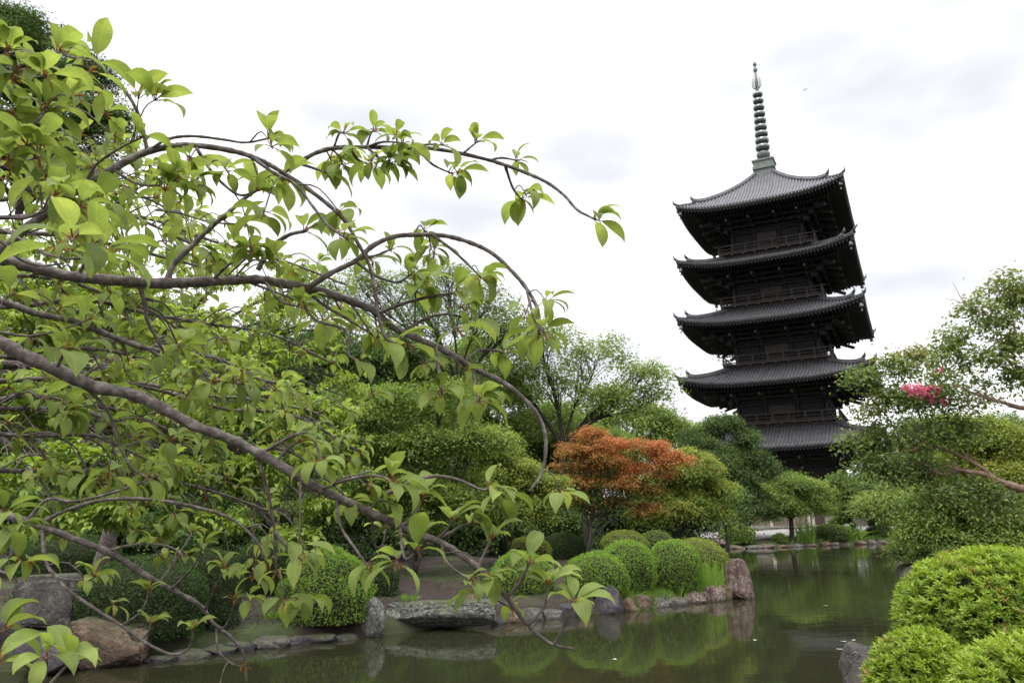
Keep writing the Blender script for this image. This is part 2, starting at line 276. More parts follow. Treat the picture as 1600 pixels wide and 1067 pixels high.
# ------------------------------------------------------------------ pond outline and terrain
SH = np.array([(-30, 9.5), (-14, 12.0), (-8.5, 12.6), (-6.6, 13.3), (-4.8, 15.2), (-2.8, 16.0), (-1.7, 17.1), (-.3, 17.9), (1.3, 18.6), (2.2, 19.1), (3.4, 20.2), (5.0, 21.6),
               (6.3, 22.3), (6.9, 23.3), (7.2, 26), (8.8, 33), (11.2, 44), (12.8, 53.2), (14.5, 55), (19, 56.2), (24, 58.5), (27.6, 59.6), (27.2, 55), (22.5, 47), (19.6, 42.5),
               (15, 33), (10.6, 23), (6.2, 14), (4.7, 11.2), (4.1, 9.2), (3.0, 7.6), (0, 6.4), (-8, 6.2), (-30, 5.0)], float)
def sdist(P):
    """signed distance to the shoreline, negative on the water"""
    P = np.asarray(P, float); A = SH; B = np.roll(SH, -1, 0); d = np.full(len(P), 1e9); ins = np.zeros(len(P), bool)
    for a_, b_ in zip(A, B):
        ab = b_-a_; tt = np.clip(((P-a_)@ab)/(ab@ab), 0, 1); d = np.minimum(d, np.linalg.norm(P-(a_+tt[:, None]*ab), axis=1))
        cnd = ((a_[1] > P[:, 1]) != (b_[1] > P[:, 1])); xx = a_[0]+(P[:, 1]-a_[1])/(b_[1]-a_[1]+1e-12)*ab[0]; ins ^= cnd & (P[:, 0] < xx)
    return np.where(ins, -d, d)
def H(x, y):
    x = np.atleast_1d(np.asarray(x, float)); y = np.atleast_1d(np.asarray(y, float)); P = np.stack([x, y], 1); d = sdist(P)
    d = d-.30+.07*np.sin(x*2.1+y*.7)+.05*np.sin(y*3.3-x*1.3)
    h = np.where(d < 0, np.maximum(-.7, d*.9), .26*np.clip(d/.18, 0, 1)+.30*(1-np.exp(-np.maximum(d-.2, 0)/1.6))+.45*(1-np.exp(-np.maximum(d-.2, 0)/7)))
    h = h+np.where(d > .5, .05*np.sin(x*.9+1)*np.sin(y*.8)+.03*np.sin(x*2.3)*np.cos(y*1.9), 0)*np.clip((d-.5)/2, 0, 1)
    near = (y < 9) & (d > 0); h = np.where(near, np.minimum(h, .62), h)
    return h
def h1(x, y): return float(H(x, y)[0])
def gpt(px, Y):
    """ground point below the ray column px at distance Y"""
    py = 850
    for _ in range(8):
        q = at(px, py, Y); z = h1(q[0], q[1]); py += (q[2]-z)*F/Y
    return np.array([q[0], q[1], z])
def axis_pts(lo, hi, segs):
    return np.unique(np.concatenate([np.linspace(a_, b_, n_) for a_, b_, n_ in segs]+[[lo, hi]]))
gx = axis_pts(-1500, 1500, [(-1500, -60, 10), (-60, -14, 30), (-14, 14, 190), (14, 34, 80), (34, 100, 34), (100, 1500, 10)])
gy = axis_pts(-300, 2500, [(-300, -10, 6), (-10, 5, 12), (5, 27, 170), (27, 64, 120), (64, 120, 40), (120, 2500, 14)])
X, Y = np.meshgrid(gx, gy); Z = H(X.ravel(), Y.ravel()); nx, ny = len(gx), len(gy)
i = (np.arange(ny-1)[:, None]*nx+np.arange(nx-1)[None]).ravel()
b = MB(); b.add(np.stack([X.ravel(), Y.ravel(), Z], 1), np.stack([i, i+1, i+nx+1, i+nx], 1)); tag(b.build('ground', M['ground'], smooth=True), kind='structure')
b = MB(); b.add([(-40, 4, 0), (40, 4, 0), (40, 64, 0), (-40, 64, 0)], [[0, 1, 2, 3]]); tag(b.build('water', M['water']), kind='structure')
# gravel path beyond the far shore
b = MB(); u = np.linspace(0, 1, 90); ed = np.array([gpt(x, Y_)[:2] for x, Y_ in ((1085, 58.5), (1150, 57.6), (1200, 58.2), (1300, 62.5), (1400, 67), (1480, 68), (1560, 66))]); ed = bez(ed, 8)
fr = np.array([(x, y+9.5) for x, y in ed]); k = 7; PV = []
for j in range(k+1): PV.append(ed+(fr-ed)*j/k)
PV = np.array(PV); zz = H(PV[..., 0].ravel(), PV[..., 1].ravel()).reshape(PV.shape[:2])+.03; n_ = PV.shape[1]
ii = (np.arange(k)[:, None]*n_+np.arange(n_-1)[None]).ravel(); b.add(np.dstack([PV, zz]).reshape(-1, 3), np.stack([ii, ii+1, ii+n_+1, ii+n_], 1)); tag(b.build('path', M['gravel'], smooth=True), kind='structure')

# ------------------------------------------------------------------ pagoda
PC = np.array([30.39, 86.48]); PHI = -.4682
pag = empty('pagoda', (PC[0], PC[1], 1.15), PHI)
tag(pag, 'dark wooden five-storied pagoda with grey tiled roofs and tall bronze finial beyond the pond', 'pagoda')
Z0 = 1.15
tiers = [  # eave half, eave z, corner lift, roof top half, roof top z, body half, floor z, balcony half
    dict(w=9.85, ze=8.75, tw=4.9, tz=11.35, b=4.75, fl=2.35, bal=None),
    dict(w=9.60, ze=15.45, tw=4.8, tz=17.8, b=4.45, fl=11.55, bal=5.75),
    dict(w=9.34, ze=22.05, tw=4.55, tz=24.45, b=4.2, fl=18.05, bal=5.55),
    dict(w=9.03, ze=28.58, tw=4.3, tz=30.55, b=3.95, fl=24.7, bal=5.35),
    dict(w=8.73, ze=35.1, tw=.95, tz=41.3, b=3.7, fl=30.75, bal=5.15)]
def rot4(fn):
    for k in range(4):
        a_ = k*math.pi/2; c, s = round(math.cos(a_)), round(math.sin(a_)); fn(lambda V, c=c, s=s: np.stack([np.asarray(V, float)[..., 0]*c-np.asarray(V, float)[..., 1]*s, np.asarray(V, float)[..., 0]*s+np.asarray(V, float)[..., 1]*c, np.asarray(V, float)[..., 2]], -1))
for ti, T in enumerate(tiers):
    w_, ze, tw, tz, bb, fl = T['w'], T['ze']-Z0, T['tw'], T['tz']-Z0, T['b'], T['fl']-Z0; top = ti == 4
    def rz(x, v):
        half = w_+(tw-w_)*v; uu = np.abs(x)/np.maximum(half, .01)
        pr = (.62*v+.38*v*v) if not top else (.62*v+.24*v*v+.14*v**3)
        return ze+.98*uu**3.2*(1-v)**1.6+(tz-ze)*pr
    # roof with ribs
    rb = MB()
    def side(r):
        nu, nv = 40, 14; u = np.linspace(-1, 1, nu+1); v = np.linspace(0, 1, nv+1); U, Vv = np.meshgrid(u, v); half = w_+(tw-w_)*Vv; x = U*half
        P = np.stack([x, -half, rz(x, Vv)], -1).reshape(-1, 3); i = (np.arange(nv)[:, None]*(nu+1)+np.arange(nu)[None]).ravel()
        rb.add(r(P), np.stack([i, i+1, i+nu+2, i+nu+1], 1))
        # eave edge board and tile lip
        x = u*w_; zt = rz(x, 0*x); P = np.concatenate([np.stack([x, np.full_like(x, -w_), zt], 1), np.stack([x, np.full_like(x, -w_), zt-.16], 1), np.stack([x*.985, np.full_like(x, -w_*.985), zt-.17], 1)])
        i = np.arange(nu); n = nu+1; rb.add(r(P), np.vstack([np.stack([i+n, i+n+1, i+1, i], 1), np.stack([i+2*n, i+2*n+1, i+n+1, i+n], 1)]))
        nr = int(2*w_/.34); xs = np.linspace(-w_+.12, w_-.12, nr)
        for x0 in xs:
            vm_ = min(1, (w_-abs(x0))/(w_-tw)) if abs(x0) > tw else 1
            v = np.linspace(0, vm_, 9); half = w_+(tw-w_)*v; P = np.stack([np.full(9, x0), -half-(v == 0)*.06, rz(np.full(9, x0), v)+.03], 1)
            rb.tube(r(P), .105, 6)
    rot4(side); rb.build('roof', M['tile_top' if top else 'tile'], pag, True)
    # hip ridges
    def hip(r):
        hb = MB(); v = np.linspace(1, .20, 12); half = w_+(tw-w_)*v; P = np.stack([half, -half, rz(half, v)+.16], 1); P[-2:, 2] += (.06, .24)
        hb.tube(r(P), .19, 8); P2 = P.copy(); P2[:, 2] += .2; hb.tube(r(P2), .12, 6)
        e0 = P2[-1]; hb.tube(r(np.array([e0, e0+[.12, -.12, .18], e0+[.16, -.16, .45]])), [.18, .12, .03], 6)
        v = np.linspace(.22, -.01, 6); half = w_+(tw-w_)*v; P = np.stack([half, -half, rz(half, np.maximum(v, 0))+.12], 1); P[-1, 2] += .12; hb.tube(r(P), .15, 6)
        e0 = P[-1]; hb.tube(r(np.array([e0, e0+[.12, -.12, .14], e0+[.17, -.17, .48]])), [.15, .1, .025], 6)
        hb.build('roof_ridge', M['tile_top' if top else 'tile'], pag, True)
        bl = MB(); c0 = np.array([w_-.35, -w_+.35, rz(np.array([w_-.35]), 0.03)[0]-1.0]); c0 = r(c0)
        bl.tube([c0+[0, 0, .85], c0+[0, 0, .45]], .025, 5); bl.lathe([(0, .5), (.10, .48), (.17, .35), (.19, .12), (.24, 0), (.2, 0)], 10, c0); bl.tube([c0, c0-[0, 0, .28]], .02, 4); bl.box(c0-[0, 0, .36], (.09, .01, .09))
        bl.build('wind_bell', M['bell'], pag, True)
    rot4(hip)
    # eaves: soffit, two rows of rafters, corner beams
    eb = MB(); zin = ze+.55
    def sof(r):
        nu = 24; u = np.linspace(-1, 1, nu+1); xo = u*(w_-.18); zo = rz(u*w_, 0*u)-.30; wi = bb+.2; wm = w_-2.1
        P = np.concatenate([np.stack([xo, np.full_like(xo, -(w_-.18)), zo], 1), np.stack([u*wm, np.full_like(u, -wm), zo*.45+.55*(ze+.1)], 1), np.stack([u*wi, np.full_like(u, -wi), np.full_like(u, zin)], 1)])
        i = np.arange(nu); n = nu+1; eb.add(r(P), np.vstack([np.stack([i, i+n, i+n+1, i+1], 1), np.stack([i+n, i+2*n, i+2*n+1, i+n+1], 1)]))
        # fascia
        P = np.concatenate([np.stack([xo, np.full_like(xo, -(w_-.12)), zo-.02], 1), np.stack([xo, np.full_like(xo, -(w_-.12)), zo+.16], 1)]); eb.add(r(P), np.stack([i, i+1, i+n+1, i+n], 1))
        nr = int(2*w_/.36)
        for k in range(nr+1):
            x = -w_+.3+k*(2*w_-.6)/nr; z = rz(np.array([x]), 0)[0]
            yi = -max(wm-.3, abs(x)); a_ = np.array([x, -(w_-.05), z-.38]); b_ = np.array([x, yi, (z-.38)*.5+.5*(ze-.05)])
            if yi-a_[1] > .2: eb.beam(*r(np.array([a_, b_])), .12, .14)
            if abs(x) < w_-1.6:
                z2 = (z*.4+ze*.6); a_ = np.array([x, -(w_-1.7), z2-.52]); yi2 = -max(bb+.6, abs(x)); eb.beam(*r(np.array([a_, [x, yi2, ze+.1]])), .14, .16)
        eb.beam(*r(np.array([[w_-.1, -(w_-.1), rz(np.array([w_]), 0)[0]-.5], [bb, -bb, ze+.1]])), .28, .36)
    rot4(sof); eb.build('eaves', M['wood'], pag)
    # bracket complexes
    kb = MB()
    xs = [-bb, -bb*.36, bb*.36, bb]
    def brk(r):
        for x in xs:
            for k, (o_, zz_) in enumerate(((.0, 1.75), (.75, 1.35), (1.5, .95), (2.25, .55))):
                zc = ze-zz_+.15
                kb.box(r(np.array([x, -bb-o_, zc])), (.20, .20, .16)); kb.beam(*r(np.array([[x-.75, -bb-o_, zc+.22], [x+.75, -bb-o_, zc+.22]])), .18, .2)
                for sx in (-.65, .65): kb.box(r(np.array([x+sx, -bb-o_, zc+.38])), (.14, .14, .09))
                kb.beam(*r(np.array([[x, -bb+.2, zc+.1], [x, -bb-o_-.35, zc+.1]])), .17, .2)
            kb.beam(*r(np.array([[x, -bb, ze-.1], [x, -bb-3.2, ze-.95]])), .2, .26)   # tail rafter
        for o_, zz_ in ((.75, 1.0), (1.5, .6), (2.25, .2)):
            kb.beam(*r(np.array([[-bb-o_, -bb-o_, ze-zz_-.08], [bb+o_, -bb-o_, ze-zz_-.08]])), .18, .2)
        kb.beam(*r(np.array([[bb-.2, -bb+.2, ze-.2], [bb+2.9, -bb-2.9, ze-1.0]])), .26, .32)
        for k, o_ in enumerate((.6, 1.3, 2.0)): kb.box(r(np.array([bb+o_, -bb-o_, ze-1.4+k*.4])), (.26, .26, .2))
    rot4(brk); kb.build('bracket', M['wood'], pag)
    def caps(r):
        for x in xs: cb = MB(); cb.box(r(np.array([x, -bb-3.24, ze-.97])), (.1, .1, .13)); cb.build('beam_cap', M['cap'], pag)
    rot4(caps)
    # body: plaster walls, posts, ties, doors and lattice windows
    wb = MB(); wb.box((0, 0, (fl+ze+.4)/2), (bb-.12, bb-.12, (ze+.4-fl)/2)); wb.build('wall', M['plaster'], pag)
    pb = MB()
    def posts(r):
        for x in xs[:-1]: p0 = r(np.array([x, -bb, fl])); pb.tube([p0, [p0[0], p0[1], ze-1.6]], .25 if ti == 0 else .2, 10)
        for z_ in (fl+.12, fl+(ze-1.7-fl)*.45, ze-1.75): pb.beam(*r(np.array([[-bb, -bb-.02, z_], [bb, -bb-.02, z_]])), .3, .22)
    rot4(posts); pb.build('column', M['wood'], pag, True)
    def openings(r):
        db = MB(); x0 = bb*.36-.24; z0, z1 = fl+.25, ze-1.9
        for sx in (-1, 1): db.box(r(np.array([sx*x0/2, -bb+.08, (z0+z1)/2])), tuple(np.abs(r(np.array([x0/2-.02, .05, (z1-z0)/2])))))
        for z_ in np.linspace(z0+.1, z1-.1, 5): db.box(r(np.array([0, -bb+.01, z_])), tuple(np.abs(r(np.array([x0, .03, .035])))))
        db.build('door', M['wood_brown'], pag)
        for s_ in (-1, 1):
            wv = MB(); xc = s_*bb*.68; hw = bb*.32-.28
            wv.box(r(np.array([xc, -bb+.09, (z0+z1)/2+.2])), tuple(np.abs(r(np.array([hw, .03, (z1-z0)/2-.25])))))
            for q_ in np.linspace(-hw+.06, hw-.06, 11): wv.box(r(np.array([xc+q_, -bb+.02, (z0+z1)/2+.2])), tuple(np.abs(r(np.array([.035, .04, (z1-z0)/2-.25])))))
            wv.build('window', M['wood'], pag)
    rot4(openings)
    if T['bal']:
        B = T['bal']; zb = fl+.05; bm = MB()
        bm.box((0, 0, zb), (B, B, .09)); bm.box((0, 0, zb-.25), (B-.45, B-.45, .16)); bm.box((0, 0, zb-.6), (B-.9, B-.9, .22))
        bm.build('balcony', M['wood_brown'], pag)
        rl = MB()
        def rail(r):
            for z_, wd in ((.22, .12), (.55, .09), (.95, .13)):
                e_ = .35 if z_ > .9 else .1; rl.beam(*r(np.array([[-B-e_, -B+.08, zb+z_], [B+e_, -B+.08, zb+z_]])), wd, wd*.8)
            for x in np.linspace(-B+.08, B-.08, 8)[:-1]: rl.box(r(np.array([x, -B+.08, zb+.5])), (.07, .07, .48))
            for x in np.linspace(-B+.3, B-.3, 9): rl.box(r(np.array([x, -B+.1, zb-.17])), (.1, .13, .08))
        rot4(rail); rl.build('railing', M['wood_brown'], pag)
pl = MB(); pl.box((0, 0, .45), (7.2, 7.2, .62)); pl.box((0, 0, 1.12), (7.4, 7.4, .08)); 
for k in range(4): pl.box((0, -7.5-.32*k, .95-.3*k), (1.8, .2, .15))
pl.build('platform', M['stone'], pag)
fb = MB(); fb.lathe([(1.05, 40.0), (1.05, 40.75), (1.22, 40.8), (1.22, 41.1), (1.12, 41.1), (1.12, 41.75), (1.25, 41.8), (1.25, 41.98), (0, 42)], 4); fb.build('finial_base', M['verdigris'], pag)
fs = MB(); fs.lathe([(.78, 41.98), (.82, 42.15), (.62, 42.3), (.45, 42.36), (.30, 42.4), (.25, 42.5)], 20)
fs.lathe([(.3, 42.4), (.72, 42.62), (.80, 42.9), (.78, 43.1), (.55, 43.25), (.3, 43.28)], 20); fs.tube([(0, 0, 42), (0, 0, 51.5), (0, 0, 55)], [.26, .17, .09], 10); fs.build('finial_shaft', M['verdigris'], pag, True)
for k, z_ in enumerate(np.linspace(43.85, 50.85, 9)):
    rg = MB(); r0 = .60-.022*k; th = np.arange(20)/20*2*math.pi; ph = np.arange(10)/10*2*math.pi; rr = .31-.009*k
    TH, PH = np.meshgrid(th, ph); V = np.stack([(r0+rr*.8*np.cos(PH))*np.cos(TH), (r0+rr*.8*np.cos(PH))*np.sin(TH), z_+rr*1.15*np.sin(PH)], -1).reshape(-1, 3)
    q_ = [[i*20+j, i*20+(j+1) % 20, ((i+1) % 10)*20+(j+1) % 20, ((i+1) % 10)*20+j] for i in range(10) for j in range(20)]; rg.add(V, q_)
    for s_ in range(8): a_ = s_*math.pi/4; rg.beam((.1*math.cos(a_), .1*math.sin(a_), z_), (r0*math.cos(a_), r0*math.sin(a_), z_), .08, .1)
    rg.build('finial_ring', M['bronze'], pag, True)
fl_ = MB()
for a_ in (0, math.pi/2, math.pi, math.pi*1.5):
    c, s = math.cos(a_), math.sin(a_)
    for r_ in (.18, .34, .48):
        hgt = 1.0-.25*abs(r_-.34)/.16; fl_.tube([(c*.1, s*.1, 51.5), (c*r_, s*r_, 51.9), (c*r_*1.05, s*r_*1.05, 52.6), (c*r_*.75, s*r_*.75, 51.6+2*hgt)], [.03, .05, .04, .012], 5)
fl_.build('finial_flame', M['verdigris'], pag, True)
jw = MB(); jw.lathe([(0, 53.9), (.18, 53.95), (.25, 54.15), (.22, 54.4), (0, 54.5)], 12); jw.lathe([(0, 54.7), (.16, 54.75), (.24, 54.95), (.16, 55.15), (0, 55.4)], 12); jw.build('finial_jewel', M['verdigris'], pag, True)
#PART2
# ------------------------------------------------------------------ foliage builders
def rand_unit(n): return nrm(RNG.normal(size=(n, 3)))
def small_leaves(mb, C, out, size, flat=.6, asp=.45, tint=.5, tspread=.25, tilt=.55, mi=0, bright=None):
    """folded diamond leaves centred on C, leaning along out"""
    n = len(C); up = np.array([0, 0, 1.]); nv = nrm(up*flat+np.asarray(out)*(1-flat)+RNG.normal(size=(n, 3))*tilt*.6)
    d = nrm(np.cross(nv, RNG.normal(size=(n, 3)))); d = nrm(d+np.asarray(out)*.6-up*.15); sd = nrm(np.cross(nv, d)); nv = np.cross(d, sd)
    L = size*RNG.uniform(.7, 1.3, n)[:, None]; W = L*asp
    V = np.stack([C, C+d*L*.5-sd*W*.5+nv*W*.16, C+d*L-nv*L*.12, C+d*L*.5+sd*W*.5+nv*W*.16], 1)
    t_ = np.clip(np.broadcast_to(tint, (n,))+RNG.normal(size=n)*tspread, 0, 1); bt = RNG.uniform(.2, .8, n) if bright is None else bright
    c = np.stack([t_, np.broadcast_to(bt, (n,)), np.zeros(n)], 1); c = np.repeat(c[:, None], 4, 1)
    i = np.arange(n)[:, None]*4; mb.add(V, T=np.vstack([i+[0, 1, 2], i+[0, 2, 3]]), col=c, mi=mi)
ROWS = {}
def big_leaves(mb, P, D, L, W, bendv, rollv, tint, br, rows=7, cols=2, pet=.22, gap=True, mi=0):
    """modelled leaves: P base, D start direction, drooping towards the ground, folded along the midrib"""
    n = len(P); P = np.asarray(P, float); D = nrm(np.asarray(D, float)); up = np.array([0, 0, 1.])
    h = D.copy(); h[:, 2] = 0; h = nrm(h+RNG.normal(size=h.shape)*.02*np.array([1, 1, 0])); th0 = np.arctan2(D[:, 2], np.linalg.norm(D[:, :2], axis=1)); sd0 = np.cross(h, up)
    t_ = np.linspace(0, 1, rows+1); prof = np.sin(math.pi*np.clip(t_, 0, 1)**.92)**.85; prof = prof*(1-.55*np.clip((t_-.72)/.28, 0, 1)); prof[-1] = 0; prof[0] = .04
    if gap:   # petiole first
        base = P; pl_ = L*pet; Dp = nrm(D+np.array([0, 0, .1])); P = base+Dp*pl_[:, None]; r = .0015*np.ones(n)
        a_ = nrm(np.cross(Dp, up)); b2 = np.cross(a_, Dp); V = np.stack([base+a_*r[:, None], base+b2*r[:, None], base-a_*r[:, None], P+a_*r[:, None], P+b2*r[:, None], P-a_*r[:, None]], 1)
        i = np.arange(n)[:, None]*6; mb.add(V, Q=np.vstack([i+[0, 1, 4, 3], i+[1, 2, 5, 4], i+[2, 0, 3, 5]]), col=np.tile([.5, .5, 0], (n*6, 1)), uv=np.tile([0, -1.], (n*6, 1)), mi=mi)
    pos = P.copy(); us = np.linspace(-1, 1, 2*cols+1); VV = []; UU = []
    for k, t in enumerate(t_):
        th = th0-bendv*(t*.35+.65*t*t); tg = h*np.cos(th)[:, None]+up*np.sin(th)[:, None]
        if k: pos = pos+tg*(L/rows)[:, None]
        nn_ = np.cross(sd0, tg); s_ = sd0*np.cos(rollv)[:, None]+nn_*np.sin(rollv)[:, None]; n2 = np.cross(s_, tg)
        for u in us:
            w_ = W*prof[k]*.5; wave = .05*np.sin(t*9+u*2+rollv*7); VV.append(pos+s_*(u*w_)[:, None]+n2*((abs(u)**1.4*.30+wave*abs(u))*w_)[:, None]); UU.append((u*prof[k], t))
    m_ = len(us); K = len(VV); V = np.stack(VV, 1); uv = np.tile(np.array(UU)[None], (n, 1, 1)); c = np.repeat(np.stack([tint, br, (L < .036)*.8], 1)[:, None], K, 1)
    loc = np.array([[r_*m_+q, r_*m_+q+1, (r_+1)*m_+q+1, (r_+1)*m_+q] for r_ in range(rows) for q in range(m_-1)])
    mb.add(V, Q=(np.arange(n)[:, None, None]*K+loc[None]).reshape(-1, 4), col=c, uv=uv, mi=mi)
def whorl(acc, P, D, size, n=None, ground=False):
    """collect the leaves of one shoot tip; acc is a list of rows"""
    n = n or int(RNG.integers(4, 8)); D = nrm(np.asarray(D, float)); x = nrm(np.cross(D, [0, 0, 1.])+1e-4); y = np.cross(D, x); a0 = RNG.uniform(0, 6.28)
    for k in range(n):
        a_ = a0+k*2.4+RNG.uniform(-.3, .3); spread = RNG.uniform(.7, 1.25); d = D*math.cos(spread)+(x*math.cos(a_)+y*math.sin(a_))*math.sin(spread); d[2] += .38
        if d[2] < -.4: d[2] *= .3
        s_ = size*RNG.uniform(.62, 1.12); acc.append((*(P-D*RNG.uniform(0, .012)), *d, s_, s_*RNG.uniform(.37, .48), RNG.uniform(.9, 1.9), RNG.uniform(-.5, .5), np.clip(RNG.normal(.5, .25), 0, 1), RNG.uniform(.15, .85)))
def buds(acc, P, D, n=4):
    for k in range(n): d = nrm(np.asarray(D, float)+RNG.normal(size=3)*.8+[0, 0, .3]); acc.append((*P, *d, RNG.uniform(.014, .034), .006, .6, 0., .8, .5))
def flush(mb, acc, **k):
    A = np.array(acc); big_leaves(mb, A[:, :3], A[:, 3:6], A[:, 6], A[:, 7], A[:, 8], A[:, 9], A[:, 10], A[:, 11], **k)

# ------------------------------------------------------------------ trees
def crown_clumps(lobes, c, dens=1.0, jitter=.12, hollow=.55, sub=(14, .26, .46, .75)):
    """clump centres on the shells of many small boughs grouped in each lobe, with outward directions and tints"""
    Cc = []; O = []; Tn = []
    for lb in lobes:
        ctr = at(lb[0], lb[1], lb[2]); sc = lb[2]/F; rx, rz = lb[3]*sc, lb[4]*sc; ry = (lb[6] if len(lb) > 6 else .85)*rx; tn = lb[5] if len(lb) > 5 and lb[5] is not None else .5
        area = 4*math.pi*((rx*ry)**1.6/3+(rx*rz)**1.6/3+(ry*rz)**1.6/3)**(1/1.6); n = max(4, int(area/(c*c)*dens)); Rv = np.array([rx, ry, rz])
        ns = sub[0]; D = rand_unit(ns); D[:, 2] = np.where(D[:, 2] < -.6, -D[:, 2]*.8, D[:, 2]); bc = ctr+D*Rv*RNG.uniform(.45, .95, ns)[:, None]; br_ = np.ones(3)*math.sqrt(rx*rz)*RNG.uniform(sub[1], sub[2], ns)[:, None]; br_[:, 2] *= sub[3]; br_ = np.maximum(br_, c*.45)
        wt = br_[:, 0]*br_[:, 1]; wh = RNG.choice(ns, n, p=wt/wt.sum()); d = rand_unit(n); d[:, 2] = np.where(d[:, 2] < -.55, -d[:, 2]*.7, d[:, 2]); rr = hollow+(1-hollow)*RNG.uniform(0, 1, n)**.6; rr *= np.where(RNG.uniform(size=n) < .26, RNG.uniform(1, 1.25+jitter*2, n), 1)
        P = bc[wh]+d*br_[wh]*rr[:, None]; k = RNG.uniform(size=n) > 1.8*np.clip(vnoise(P*[1, 1, 1.7], .42/c, 4)-.15, 0, 1)
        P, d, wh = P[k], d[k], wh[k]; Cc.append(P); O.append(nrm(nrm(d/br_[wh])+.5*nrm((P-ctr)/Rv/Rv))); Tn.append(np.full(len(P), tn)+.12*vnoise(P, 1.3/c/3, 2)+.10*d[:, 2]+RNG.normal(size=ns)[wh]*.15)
    return np.vstack(Cc), np.vstack(O), np.concatenate(Tn)
LF, DF = 1.25, 1.9
def tree(name, label, cat, lobes, base, leafm, barkm, group=None, leaf=.06, c=.3, per=26, flat=.35, dens=1., asp=.45, trunk_r=.14, fork=None, hang=0, tsp=.16, hollow=.55, limbs=True, twigs=60, jitter=.15, multi=1, sub=(30, .2, .42, .85)):
    bx, by, bz = base; o = empty(name, (bx, by, bz)); tag(o, label, cat, group)
    leaf *= LF; trunk_r *= .62; P, O, T = crown_clumps(lobes, c, dens*DF, jitter, hollow, sub); per = int(per*1.3); keep = P[:, 2] > bz+(.08 if cat == 'shrub' else .35); P, O, T = P[keep], O[keep], T[keep]
    m = MB(); n = len(P); k = per; idx = np.repeat(np.arange(n), k); g = RNG.normal(size=(n*k, 3))*np.array([1, 1, flat])*c*.62
    sz = np.repeat(RNG.uniform(.7, 1.35, n), k); g *= sz[:, None]; droop = np.array([0, 0, -1.])*(np.linalg.norm(g[:, :2], axis=1)**2/c*.35)[:, None]
    CC = P[idx]+g+droop; out_ = nrm(O[idx]*.6+nrm(g)*.8); small_leaves(m, CC, out_, leaf, .62, asp, T[idx]+np.repeat(RNG.normal(size=n)*.10, k), tsp, .6, bright=np.clip(np.repeat(RNG.uniform(.2, .8, n), k)+RNG.normal(size=n*k)*.15, 0, 1))
    ctr = np.array([bx, by, bz])
    m.build('foliage', M[leafm], o, True, loc=ctr).location = (0, 0, 0)
    # trunk and limbs
    lc = np.array([at(l[0], l[1], l[2]) for l in lobes]); cen = lc.mean(0); fk = np.array(fork) if fork is not None else ctr*.0+np.array([bx*.7+cen[0]*.3, by*.7+cen[1]*.3, bz+(lc[:, 2].min()-bz)*.5])
    tb = MB(); mid = (ctr+fk)/2+RNG.normal(size=3)*[.06, .06, 0]; pth = bez([ctr-[0, 0, .15], mid, fk], 4); tb.tube(pth, np.linspace(trunk_r*1.25, trunk_r*.85, len(pth)), 9, jit=.06); tb.build('trunk', M[barkm], o, True, loc=ctr).location = (0, 0, 0)
    if limbs:
        for j, q in enumerate(lc):
            bm = MB(); s0 = fk if multi == 1 else ctr+(fk-ctr)*RNG.uniform(.1, .9)
            d = q-s0; p1 = s0+d*.35+np.array([0, 0, .18])*np.linalg.norm(d)*.5+RNG.normal(size=3)*.05; pth = bez([s0, p1, s0+d*.75+RNG.normal(size=3)*.08, q], 5); r0 = trunk_r*.62
            bm.tube(pth, np.linspace(r0, r0*.22, len(pth)), 6, jit=.1)
            near_ = np.argsort(np.linalg.norm(P-q, axis=1))[:max(6, twigs//len(lc))*2:2]
            for ii in near_:
                k0 = int(RNG.integers(len(pth)//3, len(pth)-1)); e_ = P[ii]; s1 = pth[k0]; mm = (s1+e_)/2+np.array([0, 0, .1*np.linalg.norm(e_-s1)])+RNG.normal(size=3)*.04; bm.tube(bez([s1, mm, e_], 3), np.linspace(r0*.26, r0*.06, 7), 4, cap=False)
            bm.build('branch', M[barkm], o, True, loc=ctr).location = (0, 0, 0)
    return o
def base_at(px, Y, dz=0): q = gpt(px, Y); return (float(q[0]), float(q[1]), float(q[2])+dz)

# far background row that closes the horizon
BG = 'trees closing the garden behind the pond'
tree('broadleaf_tree', 'tall dark evergreen tree rising into the top left corner of the photo', 'tree', [(55, 70, 24, 75, 50), (20, 140, 24, 95, 60), (135, 120, 24, 50, 40), (150, 195, 24, 55, 55), (60, 235, 24, 110, 60), (-60, 90, 24, 80, 80), (110, 275, 24, 70, 35), (-60, 230, 24, 90, 80), (20, 30, 24, 40, 22)],
     base_at(30, 24), 'dark_leaf', 'dark_bark', leaf=.085, c=.34, per=34, dens=1.35, trunk_r=.24, jitter=.3, fork=at(30, 330, 24))
tree('broadleaf_tree', 'dark green tree filling the gap behind the left end of the cherry boughs', 'tree', [(60, 560, 26, 150, 110), (-80, 450, 26, 120, 120), (60, 730, 26, 150, 90), (-80, 700, 26, 100, 100)], base_at(20, 26), 'mid_leaf', 'dark_bark', BG, leaf=.1, c=.5, per=34, trunk_r=.2, dens=1.3)
tree('broadleaf_tree', 'dark green tree behind the cherry boughs above the grey stone', 'tree', [(250, 620, 27, 130, 100), (330, 740, 27, 130, 90), (180, 760, 27, 110, 80), (260, 500, 27, 80, 50)], base_at(270, 27), 'mid_leaf', 'dark_bark', BG, leaf=.1, c=.5, per=34, trunk_r=.2, dens=1.3)
tree('broadleaf_tree', 'deep green dense tree behind the bough tips left of the maples', 'tree', [(470, 560, 30, 90, 70), (560, 600, 30, 90, 70), (430, 700, 30, 110, 90), (540, 730, 30, 110, 80), (620, 560, 30, 60, 45)], base_at(480, 30), 'dark_leaf', 'dark_bark', BG, leaf=.1, c=.46, per=36, trunk_r=.2, dens=1.4)
